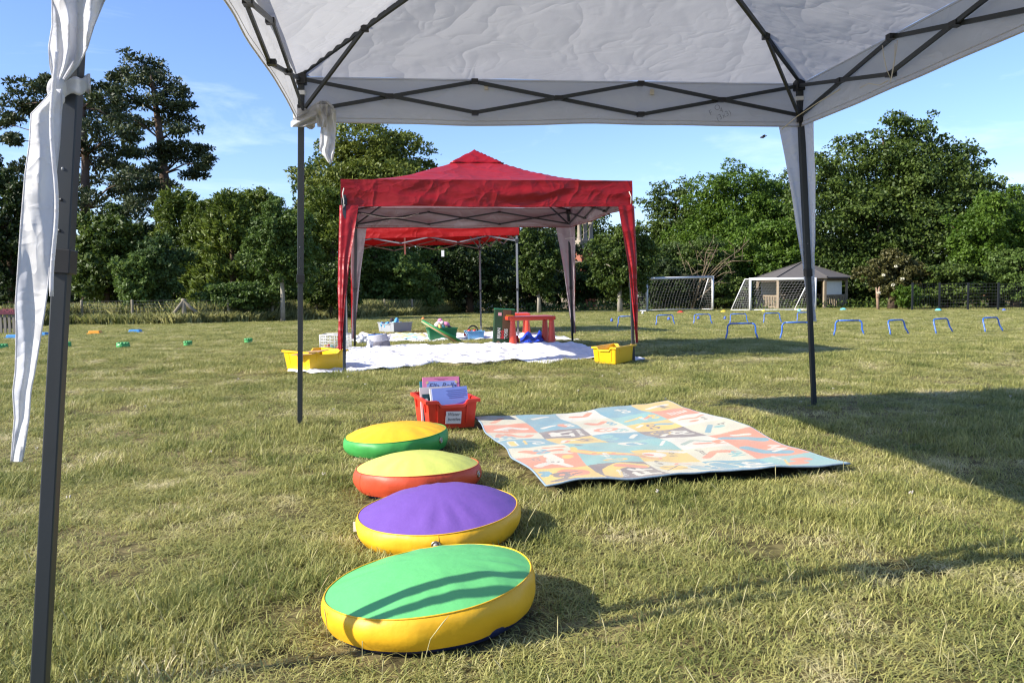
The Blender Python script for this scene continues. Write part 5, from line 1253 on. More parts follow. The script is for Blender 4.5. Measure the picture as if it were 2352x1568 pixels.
# ------------------------------------------------------------------ alphabet play mat
def play_mat():
    cor = [at(1245, 1146), at(1945, 1089), at(1532, 937), at(1090, 980)]
    FOOT.append([Vector((p.x, p.y, 0)) for p in cor])
    root = thing('play_mat', 'pastel patchwork play mat printed with letters and animals', 'mat', (cor[0] + cor[2]) / 2)
    NU, NV = 330, 410
    def f(u, v):
        p = (cor[0] * (1 - u) + cor[1] * u) * (1 - v) + (cor[3] * (1 - u) + cor[2] * u) * v
        ed = 0.014 * math.sin(13 * u + 1) * (1 - v) ** 6 + 0.012 * math.sin(15 * v + 0.4) * ((1 - u) ** 6 + u ** 6)
        p = p + Vector((0.0 + ed * ((1 - u) ** 4 + u ** 4), ed * (1 - v) ** 4, 0))
        z = 0.042 + 0.014 * math.sin(5.2 * u + 2.0 * v + 0.6) + 0.010 * math.sin(7.5 * v - 2.2 * u) + 0.008 * fbm(u * 8, v * 8, 3)
        z += 0.03 * math.exp(-((u - 0.72) / 0.16) ** 2) * (1 - v) ** 8
        z -= 0.02 * math.exp(-((u) / 0.08) ** 2 - (v / 0.1) ** 2)
        z += 0.015 * (1 - v) ** 10
        return Vector((p.x, p.y, max(0.012, z)))
    def lin(c): return np.array([(x / 255 / 12.92 if x / 255 < 0.04045 else ((x / 255 + 0.055) / 1.055) ** 2.4) for x in c])
    K = dict(Y=lin((232, 192, 96)), D=lin((116, 104, 112)), C=lin((216, 212, 188)), B=lin((96, 160, 182)), T=lin((124, 184, 184)), O=lin((230, 134, 104)), W=lin((226, 222, 208)), G=lin((150, 175, 165)), K=lin((92, 84, 92)))
    rows = ['YDCBT', 'OTYCO', 'CTTWO', 'BYBDC', 'CDWYW', 'OBCTO', 'CBWBY']
    nr, ncl = len(rows), 5
    u = np.linspace(0, 1, NU + 1)[None, :].repeat(NV + 1, 0); v = np.linspace(0, 1, NV + 1)[:, None].repeat(NU + 1, 1)
    A = u * ncl; Bc = v * nr
    A = A + 0.06 * np.sin(Bc * 2.1); Bc = Bc + 0.07 * np.sin(A * 1.9 + 0.5)
    ci = np.clip(A.astype(int), 0, ncl - 1); ri = np.clip(Bc.astype(int), 0, nr - 1)
    img = np.zeros((NV + 1, NU + 1, 3))
    for r_ in range(nr):
        for c_ in range(ncl): img[(ri == r_) & (ci == c_)] = K[rows[r_][c_]]
    def ell(a, b, ra, rb, col, rot=0.0):
        x = A - a; y = Bc - b; xx = x * math.cos(rot) + y * math.sin(rot); yy = -x * math.sin(rot) + y * math.cos(rot)
        img[(xx / ra) ** 2 + (yy / rb) ** 2 < 1] = K[col]
    def stroke(pts_, w, col):
        for (a0, b0), (a1, b1) in zip(pts_[:-1], pts_[1:]):
            dx, dy = a1 - a0, b1 - b0; L2 = dx * dx + dy * dy + 1e-9
            t = np.clip(((A - a0) * dx + (Bc - b0) * dy) / L2, 0, 1)
            img[(A - a0 - t * dx) ** 2 + (Bc - b0 - t * dy) ** 2 < w * w] = K[col]
    def arc(cx, cy, r, s, e, n=10): return [(cx + r * math.cos(R(s + (e - s) * i / n)), cy + r * math.sin(R(s + (e - s) * i / n))) for i in range(n + 1)]
    LET = {'A': [[(0, 0), (.35, 1), (.7, 0)], [(.15, .38), (.55, .38)]], 'a': [arc(.3, .3, .28, 0, 360), [(.6, .6), (.6, 0)]], 'F': [[(0, 0), (0, 1), (.6, 1)], [(0, .52), (.5, .52)]], 'f': [[(.15, 0), (.15, .8), (.4, 1)], [(0, .55), (.4, .55)]],
           'K': [[(0, 0), (0, 1)], [(.6, 1), (0, .45), (.6, 0)]], 'k': [[(0, 0), (0, 1)], [(.45, .6), (0, .28), (.45, 0)]], 'P': [[(0, 0), (0, 1), (.4, 1), (.58, .78), (.4, .5), (0, .5)]], 'p': [[(0, -.3), (0, .6)], arc(.28, .3, .28, 0, 360)],
           'I': [[(.3, 0), (.3, 1)], [(.05, 1), (.55, 1)], [(.05, 0), (.55, 0)]], 'i': [[(.2, 0), (.2, .6)], [(.2, .85), (.2, .87)]], 'H': [[(0, 0), (0, 1)], [(.6, 0), (.6, 1)], [(0, .5), (.6, .5)]], 'h': [[(0, 0), (0, 1)], [(0, .5), (.3, .6), (.45, .45), (.45, 0)]],
           'E': [[(.6, 1), (0, 1), (0, 0), (.6, 0)], [(0, .5), (.5, .5)]], 'e': [[(0, .32), (.55, .32)] + arc(.28, .3, .28, 0, 300)], 'R': [[(0, 0), (0, 1), (.4, 1), (.58, .78), (.4, .5), (0, .5)], [(.25, .5), (.6, 0)]], 'r': [[(0, 0), (0, .6)], [(0, .4), (.25, .6), (.4, .55)]],
           'Q': [arc(.35, .5, .42, 0, 360), [(.4, .3), (.7, 0)]], 'q': [arc(.28, .3, .28, 0, 360), [(.56, .6), (.56, -.3)]], 'V': [[(0, 1), (.3, 0), (.6, 1)]], 'v': [[(0, .6), (.22, 0), (.44, .6)]], 'N': [[(0, 0), (0, 1), (.6, 0), (.6, 1)]], 'n': [[(0, 0), (0, .6)], [(0, .45), (.25, .6), (.45, .45), (.45, 0)]],
           'M': [[(0, 0), (.08, 1), (.4, .4), (.72, 1), (.8, 0)]], 'm': [[(0, 0), (0, .6), (.25, .5), (.25, 0)], [(.25, .5), (.5, .6), (.5, 0)]], 'U': [[(0, 1), (0, .3), (.3, 0), (.6, .3), (.6, 1)]], 'u': [[(0, .6), (0, .2), (.25, 0), (.45, .2), (.45, .6)]], 'W': [[(0, 1), (.2, 0), (.4, .7), (.6, 0), (.8, 1)]], 'w': [[(0, .6), (.15, 0), (.3, .5), (.45, 0), (.6, .6)]],
           'c': [arc(.3, .3, .28, 40, 320)], 'o': [arc(.3, .3, .28, 0, 360)], 'l': [[(.1, 0), (.1, 1)]], 'b': [[(0, 1), (0, 0)], arc(.28, .3, .28, 0, 360)], 't': [[(.2, .9), (.2, 0)], [(0, .6), (.4, .6)]], 'S': [arc(.3, .75, .25, 20, 250), arc(.3, .25, .25, -160, 80)], 's': [arc(.2, .45, .15, 20, 250), arc(.2, .15, .15, -160, 80)]}
    def word(s, a, b, size, col, w=0.035, turn=0):
        x = 0.0
        for ch in s:
            if ch == ' ': x += 0.5; continue
            for pl in LET.get(ch, LET['o']):
                if turn == 0: q = [(a - ly * size, b + (x + lx) * size) for lx, ly in pl]
                else: q = [(a + (x + lx) * size, b + ly * size) for lx, ly in pl]
                stroke(q, w, col)
            x += 0.85 if ch.isupper() else 0.75
    # printed pictures
    ell(0.30, 0.55, .36, .26, 'O') if False else None
    ell(.62, .55, .27, .30, 'O'); stroke([(.58, .42), (.72, .46)], .03, 'K'); stroke([(.58, .62), (.72, .64)], .03, 'K'); word('Aa', .52, .10, .36, 'D', .045); stroke([(.16, .62), (.24, .72)], .07, 'B'); ell(.2, .8, .1, .06, 'B')
    stroke([(1.2, .25), (1.3, .6), (1.55, .82), (1.85, .72)], .15, 'Y'); stroke([(1.5, .78), (1.85, .66)], .1, 'O'); ell(1.62, .5, .2, .12, 'D'); word('Ff', 1.9, .12, .32, 'W', .045); word('fire', 1.42, .18, .12, 'W', .014)
    ell(2.3, .45, .2, .22, 'Y', .7); stroke([(2.1, .25), (2.5, .66)], .015, 'K'); stroke([(2.5, .24), (2.1, .68)], .015, 'K'); word('Kk', 2.95, .15, .36, 'B', .045); stroke([(2.45, .7), (2.55, .9), (2.7, .75)], .03, 'O'); word('kite', 2.25, .75, .1, 'K', .012)
    ell(3.2, .6, .22, .32, 'C', .4); ell(3.2, .6, .17, .26, 'B', .4); word('Pp', 3.85, .2, .42, 'W', .05); stroke([(3.35, .75), (3.7, .9), (3.85, .75)], .03, 'G')
    ell(4.35, .35, .2, .13, 'O'); ell(4.6, .6, .2, .14, 'O'); stroke([(4.3, .3), (4.7, .68)], .06, 'O'); word('violin', 4.35, .62, .1, 'W', .014); stroke([(4.1, .2), (4.35, .7)], .02, 'Y')
    ell(.55, 1.55, .15, .26, 'W'); stroke([(.42, 1.4), (.2, 1.15)], .07, 'W'); stroke([(.6, 1.35), (.72, 1.1)], .07, 'W'); stroke([(.55, 1.75), (.5, 1.92)], .1, 'W'); ell(.5, 1.5, .03, .03, 'K'); ell(.6, 1.48, .03, .03, 'K'); ell(.8, 1.75, .1, .14, 'Y'); word('Bb', .32, 1.6, .2, 'D', .012)
    stroke([(1.0, 2.15), (1.35, 1.85), (1.75, 1.65), (2.3, 1.35)], .13, 'O'); stroke([(1.0, 2.15), (1.35, 1.88), (1.75, 1.68), (2.3, 1.38)], .08, 'Y')
    for q in range(6): ell(1.3 + q * .16, 1.88 - q * .09, .045, .04, 'O')
    stroke([(1.0, 2.15), (1.05, 2.45)], .06, 'Y'); word('giraffe', 1.5, 1.2, .12, 'W', .014); ell(1.55, 1.2, .22, .09, 'Y'); ell(1.55, 1.2, .14, .05, 'T')
    ell(2.35, 1.62, .22, .2, 'W'); ell(2.25, 1.62, .1, .08, 'O'); stroke([(2.5, 1.3), (2.9, 1.7)], .09, 'Y'); word('lion', 2.75, 1.5, .14, 'K', .014); stroke([(2.55, 1.9), (2.95, 1.85)], .08, 'W')
    stroke([(3.2, 1.3), (3.45, 1.65), (3.8, 1.6)], .08, 'O'); word('Nn', 3.9, 1.3, .22, 'T', .03); word('snail', 3.3, 1.55, .11, 'K', .012)
    stroke([(4.15, 1.8), (4.4, 1.45), (4.75, 1.25)], .12, 'B'); word('Vv', 4.85, 1.4, .3, 'W', .04)
    stroke([(.2, 2.6), (.35, 2.3), (.75, 2.35)], .1, 'O'); stroke([(.4, 2.5), (.8, 2.65)], .07, 'W'); stroke([(.62, 2.75), (.9, 2.6)], .06, 'O'); word('Cc', .55, 2.15, .3, 'B', .04)
    ell(1.25, 2.7, .08, .1, 'D'); ell(2.3, 2.75, .22, .2, 'W'); ell(2.42, 2.7, .2, .17, 'B'); word('moon', 2.5, 2.6, .1, 'W', .013); stroke([(2.75, 2.4), (2.95, 2.7)], .03, 'W')
    stroke([(3.15, 2.35), (3.5, 2.7), (3.8, 2.5)], .05, 'G'); stroke([(3.4, 2.35), (3.7, 2.4)], .06, 'O'); word('Mm', 3.95, 2.25, .2, 'O', .03)
    stroke([(4.1, 2.6), (4.45, 2.45), (4.8, 2.2)], .11, 'B'); stroke([(4.4, 2.75), (4.7, 2.6)], .05, 'W')
    stroke([(.2, 3.3), (.25, 3.75)], .09, 'W'); stroke([(.2, 3.3), (.25, 3.75)], .06, 'Y'); word('Ll', .8, 3.25, .34, 'W', .03); stroke([(.45, 3.35), (.5, 3.7)], .025, 'Y')
    stroke([(1.2, 3.3), (1.35, 3.65), (1.7, 3.55)], .08, 'W'); stroke([(1.25, 3.35), (1.4, 3.6)], .04, 'O'); word('Hh', 1.88, 3.3, .32, 'D', .035)
    word('Uu', 2.35, 3.3, .34, 'T', .04); stroke([(2.6, 3.3), (2.85, 3.7)], .05, 'W')
    for q in range(10): ell(3.35 + .18 * math.cos(q * .63), 3.62 + .22 * math.sin(q * .63), .035, .045, 'Y')
    stroke([(3.2, 3.25), (3.35, 3.42)], .05, 'W'); word('Rr', 3.85, 3.3, .36, 'W', .045)
    stroke([(4.2, 3.3), (4.5, 3.7)], .06, 'B'); ell(4.6, 3.5, .12, .1, 'T'); word('q', 4.8, 3.6, .2, 'K', .015)
    stroke([(.35, 4.85), (.45, 4.55), (.7, 4.4), (.78, 4.6)], .09, 'O'); stroke([(.15, 4.5), (.2, 4.8)], .08, 'O'); word('Ee', .4, 4.15, .32, 'B', .04)
    ell(1.3, 4.55, .12, .28, 'W', .2); ell(1.2, 4.72, .04, .04, 'O'); word('Ii', 1.65, 4.25, .42, 'W', .05); word('ice cream', 1.88, 4.15, .11, 'W', .014)
    ell(2.45, 4.6, .28, .26, 'O'); ell(2.45, 4.6, .15, .15, 'W'); stroke([(2.4, 4.55), (2.5, 4.66)], .02, 'D'); word('Ss', 2.85, 4.2, .26, 'T', .03)
    word('Oo', 3.6, 4.3, .34, 'D', .03); stroke([(3.65, 4.7), (3.9, 4.5)], .08, 'B'); stroke([(3.15, 4.6), (3.3, 4.8)], .05, 'W')
    stroke([(4.2, 4.7), (4.55, 4.5), (4.8, 4.65)], .05, 'O'); ell(4.4, 4.3, .12, .08, 'O'); word('sun', 4.7, 4.2, .12, 'K', .014)
    stroke([(.2, 5.3), (.5, 5.6), (.8, 5.5)], .09, 'W'); word('Dd', .4, 5.2, .2, 'W', .02)
    stroke([(1.2, 5.4), (1.5, 5.6)], .07, 'W'); ell(1.7, 5.5, .12, .2, 'O'); word('Jj', 1.9, 5.3, .22, 'W', .03)
    ell(2.4, 5.5, .2, .16, 'O'); stroke([(2.55, 5.5), (2.75, 5.7)], .07, 'O'); word('Gg', 2.9, 5.3, .22, 'B', .03)
    stroke([(3.15, 5.4), (3.6, 5.65)], .05, 'Y'); word('xray', 3.6, 5.25, .12, 'W', .014); stroke([(3.6, 5.4), (3.85, 5.6)], .05, 'O'); word('Xx', 3.92, 5.3, .24, 'Y', .03)
    for q in range(6): stroke([(4.25 + .1 * q, 5.3 + .03 * q), (4.28 + .1 * q, 5.6 + .02 * q)], .025, 'W')
    stroke([(.3, 6.3), (.6, 6.7)], .08, 'O'); stroke([(1.3, 6.4), (1.7, 6.6)], .06, 'W'); stroke([(2.3, 6.5), (2.6, 6.4), (2.8, 6.7)], .08, 'O'); word('Tt', 3.7, 6.3, .3, 'W', .03); stroke([(4.2, 6.4), (4.8, 6.6)], .08, 'W'); word('Ww', 4.7, 6.2, .24, 'K', .02)
    b = MB(); b.grid(f, NU, NV)
    mm, n, l, o = nodes('printed_pile')
    at_ = n.new('ShaderNodeAttribute'); at_.attribute_name = 'print'
    nz = n.new('ShaderNodeTexNoise'); nz.inputs['Scale'].default_value = 320; nz.inputs['Detail'].default_value = 2
    nw = n.new('ShaderNodeTexNoise'); nw.inputs['Scale'].default_value = 7; nw.inputs['Detail'].default_value = 6
    tc = n.new('ShaderNodeTexCoord'); l.new(tc.outputs['Object'], nz.inputs['Vector']); l.new(tc.outputs['Object'], nw.inputs['Vector'])
    wear = n.new('ShaderNodeMix'); wear.data_type = 'RGBA'; wear.inputs[7].default_value = (0.52, 0.47, 0.34, 1)
    mrw = n.new('ShaderNodeMapRange'); mrw.inputs[1].default_value = 0.35; mrw.inputs[2].default_value = 0.75; mrw.inputs[3].default_value = 0.20; mrw.inputs[4].default_value = 0.46
    l.new(nw.outputs[0], mrw.inputs[0]); l.new(mrw.outputs[0], wear.inputs[0]); l.new(at_.outputs['Color'], wear.inputs[6])
    mrz = n.new('ShaderNodeMapRange'); mrz.inputs[1].default_value = 0.3; mrz.inputs[2].default_value = 0.7; mrz.inputs[3].default_value = 0.60; mrz.inputs[4].default_value = 0.92; l.new(nz.outputs[0], mrz.inputs[0])
    sc_ = n.new('ShaderNodeVectorMath'); sc_.operation = 'SCALE'; l.new(wear.outputs[2], sc_.inputs[0]); l.new(mrz.outputs[0], sc_.inputs['Scale'])
    p = n.new('ShaderNodeBsdfPrincipled'); p.inputs['Roughness'].default_value = 0.95; p.inputs['Specular IOR Level'].default_value = 0.1; p.inputs['Sheen Weight'].default_value = 0.15
    l.new(sc_.outputs[0], p.inputs['Base Color'])
    bp = n.new('ShaderNodeBump'); bp.inputs['Strength'].default_value = 0.5; bp.inputs['Distance'].default_value = 0.004; l.new(nz.outputs[0], bp.inputs['Height']); l.new(bp.outputs[0], p.inputs['Normal']); l.new(p.outputs[0], o.inputs[0])
    q = b.build('printed_face', mm, root, smooth=True)
    ca = q.data.attributes.new('print', 'FLOAT_COLOR', 'POINT'); rgba = np.ones(((NV + 1) * (NU + 1), 4), np.float32); rgba[:, :3] = img.reshape(-1, 3); ca.data.foreach_set('color', rgba.ravel())
    b = MB(); b.grid(lambda u_, v_: f(u_, v_) - Vector((0, 0, 0.010)), 60, 60, flip=True); b.build('backing', mat('black_felt', (0.012, 0.012, 0.014), rough=0.95), root, smooth=True)
    b = MB(); ring = [f(i / 80, 0) for i in range(80)] + [f(1, i / 80) for i in range(80)] + [f(1 - i / 80, 1) for i in range(80)] + [f(0, 1 - i / 80) for i in range(80)]
    b.tube([p_ - Vector((0, 0, 0.003)) for p_ in ring], 0.0042, n=7, closed=True); b.build('edge_binding', mat('blue_grey_binding', (0.22, 0.30, 0.38), rough=0.9, bump=0.5, bscale=120), root, smooth=True)
play_mat()

# ------------------------------------------------------------------ play tables, box, bags and toys under the canopies
def play_table(label, px, py, wpx, hpx, depth, yaw):
    g = at(px, py); s = g.y / FPX; w = wpx * s; hh = hpx * s
    root = thing('play_table', label, 'table', g, 'red play tables')
    rz = Matrix.Rotation(yaw, 3, 'Z'); c = g + rz @ Vector((w / 2, depth / 2, 0))
    b = MB(); b.box(c + Vector((0, 0, hh - 0.03)), (w, depth, 0.055), rz); b.build('table_top', PL_TAB, root, bevel=0.012)
    for sx in (-1, 1):
        for sy in (-1, 1):
            p = c + rz @ Vector((sx * (w / 2 - 0.05), sy * (depth / 2 - 0.05), 0)); b = MB()
            b.lathe(p, [(0.058, 0.0), (0.056, 0.02), (0.034, hh - 0.055)], n=18, cap=True); b.build('leg', PL_TAB, root, smooth=False)
play_table('orange red play table with four tapering legs beside the green game box', 1172, 793, 110, 66, 0.46, R(13))
play_table('red play table partly hidden behind the nearer one', 1145, 774, 74, 54, 0.6, R(3))
def game_box():
    g = at(1134, 791); s = g.y / FPX
    root = thing('game_box', 'tall dark green cardboard game box standing on end by the play table', 'box', g)
    w, t, h = 46 * s, 0.17, 82 * s
    rz = Matrix.Rotation(R(8), 3, 'Z') @ Matrix.Rotation(R(3.5), 3, 'Y')
    c = g + rz @ Vector((w / 2, t / 2, h / 2))
    b = MB(); b.box(c, (w, t, h), rz); b.build('carton', mat('dark_green_card', (0.012, 0.045, 0.014), rough=0.4), root)
    f = -(rz @ Vector((0, 1, 0))); X = rz @ Vector((1, 0, 0)); Z = rz @ Vector((0, 0, 1)); fc = c + f * (t / 2 + 0.002)
    def q(nm, x, z, ww, hh, col, k=0.0):
        b = MB(); b.box(fc + X * x + Z * z + f * k, (ww, 0.002, hh), rz); b.build(nm, mat('print_' + nm, col, rough=0.4), root)
    q('wood_print', 0.10 * w, 0.05, w * 0.42, h * 0.78, (0.09, 0.045, 0.02)); q('label_sticker', -0.26 * w, h * 0.36, 0.05, 0.045, (0.60, 0.30, 0.32), 0.002); q('yellow_print', 0.24 * w, h * 0.30, 0.11, 0.05, (0.32, 0.22, 0.01), 0.002)
    b = MB(); b.box(c + Z * (h / 2 + 0.001) + f * 0.0, (w * 1.01, t * 1.01, 0.012), rz); b.build('lid_edge', mat('green_card', (0.015, 0.17, 0.06), rough=0.4), root)
    for s_, x, cm in (('BEAN', -0.20, (0.6, 0.6, 0.55)), ('BAG', -0.02, (0.6, 0.03, 0.04)), ('TOSS', 0.16, (0.6, 0.6, 0.55))):
        text('lettering', s_, 0.062, fc + X * (x * w + 0.0) + Z * (-0.33 * h) + f * 0.004, Z, -X, mat('print_' + s_, cm), root, bold=0.002)
    b = MB(); b.lathe((0, 0, 0), [(0.001, 0), (0.03, 0), (0.03, 0.002), (0.001, 0.002)], n=16); pc = fc + X * (-0.28 * w) - Z * h * 0.45; b.v = [tuple(pc + X * x + Z * y + f * z) for x, y, z in b.v]; b.build('round_print', mat('print_round', (0.22, 0.14, 0.08)), root)
game_box()

def fabric_basket():
    g = at(868, 801); s = g.y / FPX
    root = thing('fabric_basket', 'two tone white and grey rope basket holding a blue book', 'basket', g)
    rz = Matrix.Rotation(R(8), 3, 'Z') @ Matrix.Rotation(R(-6), 3, 'Y')
    def lay(z0, z1, m, nm):
        b = MB(); N = 40
        def fn(p, a, i): k = 1.0; return rz @ Vector((p.x * 1.0, p.y * 0.75, p.z))
        prof = [(0.150 + 0.012 * math.sin(PI * (z0 + (z1 - z0) * i / 8) / 0.19) - 0.03 * (z0 + (z1 - z0) * i / 8) / 0.19, z0 + (z1 - z0) * i / 8) for i in range(9)]
        b.lathe(g + Vector((0, 0.12, 0.0)), prof, n=N, fn=fn); b.build(nm, m, root, smooth=True, solid=0.008)
    rope = lambda nm, c: mat(nm, c, rough=0.95, bump=0.8, bscale=30, bdist=0.01)
    lay(0.0, 0.095, rope('grey_rope', (0.19, 0.18, 0.20)), 'lower_band'); lay(0.095, 0.19, rope('white_rope', (0.44, 0.43, 0.46)), 'upper_band')
    b = MB(); b.tube([pt(884, 783, g.y + .1), pt(892, 775, g.y + .1), pt(897, 768, g.y + .1), pt(895, 778, g.y + .1), pt(890, 783, g.y + .1)], 0.010, n=7); b.build('handle', rope('white_rope', (0, 0, 0)), root, smooth=True)
    c = pt(863, 777, g.y + 0.10)
    bk_ = book('bright blue book sticking out of the rope basket', c, 0.20, 0.13, 0.02, Matrix.Rotation(R(6), 3, 'Z') @ Matrix.Rotation(R(-35), 3, 'X') @ Matrix.Rotation(R(-3), 3, 'Y'), mat('blue_cover', (0.04, 0.17, 0.50), rough=0.35))
    root2 = thing('toy_figure', 'dark brown toy lying on the blue book', 'toy', pt(862, 767, g.y + .15)); b = MB()
    b.ball(pt(860, 768, g.y + .15), (0.035, 0.03, 0.022), n=10, m=7); b.ball(pt(867, 770, g.y + .15), (0.025, 0.03, 0.015), n=10, m=7); b.build('body', DKP, root2, smooth=True)
    root3 = thing('paper_bag', 'white paper bag standing against the rope basket', 'bag', at(851, 806)); y = at(851, 806).y
    b = MB(); a = [pt(844, 804, y), pt(852, 805, y - .02), pt(854, 806, y + 0.1), pt(845, 782, y), pt(852, 780, y), pt(858, 784, y + .1)]
    b.grid(lambda u, v: (a[0] * (1 - u) + (a[1] if u < .6 else a[2]) * u) * (1 - v) + (a[3] * (1 - u) + a[5] * u) * v + Vector((0, -0.03 * math.sin(PI * u) + 0.008 * fbm(u * 6, v * 6, 2), 0.012 * fbm(u * 5, 1, 3) * v)), 14, 12); b.build('bag_body', SHEET, root3, smooth=True, solid=0.05)
fabric_basket()

def wire_basket():
    g0, g1 = at(735, 806), at(792, 803); y = g0.y
    z0 = gz(y) + 0.02; zt = pt(735, 770, y).z
    root = thing('wire_basket', 'white wire grid basket of plastic toys behind the yellow tub', 'basket', g0.lerp(g1, 0.5))
    x0, x1 = g0.x, g1.x + 0.06; yb = y + 0.36
    fb, gb = MB(), MB()
    corners = [(x0, y), (x1, y), (x1, yb), (x0, yb)]
    for i in range(4):
        (ax, ay), (bx, by) = corners[i], corners[(i + 1) % 4]; a, c = Vector((ax, ay, 0)), Vector((bx, by, 0)); n = max(4, int((c - a).length / 0.045))
        fb.tube([(ax, ay, zt), (bx, by, zt)], 0.007, n=7); fb.tube([(ax, ay, z0), (bx, by, z0)], 0.006, n=6); fb.tube([(ax, ay, z0), (ax, ay, zt)], 0.006, n=6)
        for k in range(1, n): p = a.lerp(c, k / n); gb.tube([(p.x, p.y, z0), (p.x, p.y, zt)], 0.0028, n=5)
        for k in range(1, 5): z = z0 + (zt - z0) * k / 5; gb.tube([(ax, ay, z), (bx, by, z)], 0.0028, n=5)
    fb.build('frame', WHITE_PLASTIC, root, smooth=True); gb.build('wire_grid', WHITE_PLASTIC, root, smooth=True)
    rng = random.Random(8)
    toys = [('yellow', (0.6, 0.42, 0.03), 748, 798), ('red', (0.5, 0.03, 0.03), 755, 797), ('teal', (0.03, 0.25, 0.2), 762, 798), ('dark blue', (0.02, 0.06, 0.3), 768, 803), ('crimson', (0.45, 0.02, 0.04), 778, 800), ('scarlet', (0.6, 0.04, 0.03), 786, 801), ('sea green', (0.06, 0.3, 0.2), 751, 804), ('navy', (0.02, 0.04, 0.2), 773, 805)]
    for nm, col, px, py in toys:
        p = pt(px, py, y + 0.1 + rng.random() * 0.15); r2 = thing('toy_block', '%s plastic toy piece lying in the wire basket' % nm, 'toy', p, 'toys in the wire basket')
        b = MB(); b.box(p, (0.055, 0.05, 0.04), Euler((rng.random(), rng.random(), rng.random() * 3)).to_matrix()); b.lathe(p, [(0.02, 0.0), (0.02, 0.035), (0.0, 0.04)], n=10); b.build('body', mat('toy_' + nm.replace(' ', '_'), col, rough=0.35), r2, bevel=0.006)
    # bundle of white fleece behind the basket
    r3 = thing('white_fleece', 'scrunched bundle of white fleece seen through the wire basket', 'cloth', pt(840, 780, y + 1.6))
    b = MB()
    for px, py, rx, rz_ in ((832, 781, 12, 7), (820, 777, 10, 9), (845, 783, 10, 5), (838, 774, 8, 6)):
        s = (y + 1.6) / FPX; b.ball(pt(px - 4, py, y + 1.6), (rx * s, rx * s, rz_ * s), n=16, m=10)
    b.v = [(x + 0.02 * fbm(z * 30, x * 30, 1), yy, z + 0.02 * fbm(x * 25, z * 30, 2)) for x, yy, z in b.v]; b.build('body', SHEET, r3, smooth=True)
wire_basket()

def bags():
    y = at(1215, 788).y
    root = thing('blue_bag', 'rumpled bright blue fabric bag on the grass under the play table', 'bag', at(1215, 788))
    m = fabric('blue_nylon', (0.012, 0.06, 0.55), None, None, tmix=0.1, rough=0.5, crease=0.5, cscale=14)
    s = y / FPX
    def f(u, v):
        x = 1195 + 58 * u; h = (22 * math.exp(-((u - .3) / .2) ** 2) + 24 * math.exp(-((u - .78) / .14) ** 2)) * math.sin(PI * v) ** 0.8
        p = at(x, 790 - 12 * v + 0); return Vector((p.x, p.y, p.z + 0.02 + h * s * (0.9 + 0.2 * fbm(u * 9, v * 9, 2))))
    b = MB(); b.grid(f, 30, 20); b.build('cloth', m, root, smooth=True, solid=0.01)
    root = thing('red_bag', 'red cylindrical bean bag lying beside the blue bag', 'bag', at(1190, 786)); b = MB()
    b.tube([pt(1165, 781, y), pt(1178, 782, y), pt(1192, 779, y)], [0.05, 0.062, 0.06], n=14); b.build('body', mat('red_cloth', (0.62, 0.03, 0.025), rough=0.8), root, smooth=True)
    root = thing('yellow_ball', 'small yellow and orange toy ball by the play table leg', 'ball', at(1172, 790)); b = MB(); b.ball(pt(1172, 787, y - .1), 0.03, n=14, m=10); b.build('body', mat('yellow_toy', (0.72, 0.38, 0.05), rough=0.4), root, smooth=True)
    root = thing('blue_bucket', 'upright light blue plastic tube standing behind the play table legs', 'bucket', at(1174, 776)); yy = at(1174, 776).y
    b = MB(); b.lathe(at(1174, 776), [(0.055, 0), (0.055, 0.20), (0.07, 0.205), (0.07, 0.235), (0.05, 0.235)], n=18, cap=True); b.build('body', PL_BLU, root, smooth=False)
bags()

# ------------------------------------------------------------------ hurdles, markers, discs
def hurdles():
    src = None
    near = [(1703, 781, 0, 0, 'nearest to the red canopy curtain'), (1828, 778, 0, 0, 'half hidden behind the curtained steel leg'), (1949, 772, 0, 0, 'just past the curtained steel leg'),
            (2065, 770, 32, 0.10, 'fourth along from the curtained leg side, skewed'), (2168, 766, 32, 0.10, 'second from the end of its row, skewed'), (2282, 763, 28, 0.10, 'at the far end of its row, skewed')]
    far = [(1441, 751, 10, 0.05, 'behind the red curtain'), (1528, 747, 10, 0.05, 'in front of the first goal post'), (1614, 745, 10, 0.05, 'in front of the first goal opening'), (1697, 744, 10, 0.05, 'between the two goals'), (1774, 742, 10, 0.05, 'in front of the second goal'), (1850, 740, 10, 0.05, 'beside the curtained steel leg')]
    for row, lst in (('front', near), ('back', far)):
        for x, y, yaw, lean, lab in lst:
            label = 'blue tube hurdle of the %s row, %s' % (row, lab)
            g = at(x, y)
            if src is None:
                src = thing('hurdle', label, 'hurdle', (0, 0, 0), 'blue training hurdles')
                w, h = 0.41, 0.245
                def corner(sx): return [(sx * (w / 2 - 0.05), 0, h), (sx * (w / 2 - 0.018), 0, h - 0.012), (sx * w / 2, 0, h - 0.045)]
                b = MB(); b.tube([(-(w / 2 - 0.05), 0, h), (w / 2 - 0.05, 0, h)], 0.0115, n=10); b.build('crossbar', PL_NAV, src, smooth=True)
                for sx in (-1, 1):
                    b = MB(); b.tube(corner(sx) + [(sx * (w / 2 + 0.002), 0, 0.11), (sx * (w / 2 + 0.02), -0.01, 0.06), (sx * (w / 2 + 0.035), -0.015, -0.01)], 0.0115, n=10); b.build('leg', PL_NAV, src, smooth=True)
                o = src
            else:
                o = copy_tree(src); o['label'] = label
            o.location = g
            o.rotation_euler = (R(-lean * 150), 0, R(yaw))
            k = 1.0 if row == 'front' else 0.98
            o.scale = (k, k, k)
hurdles()

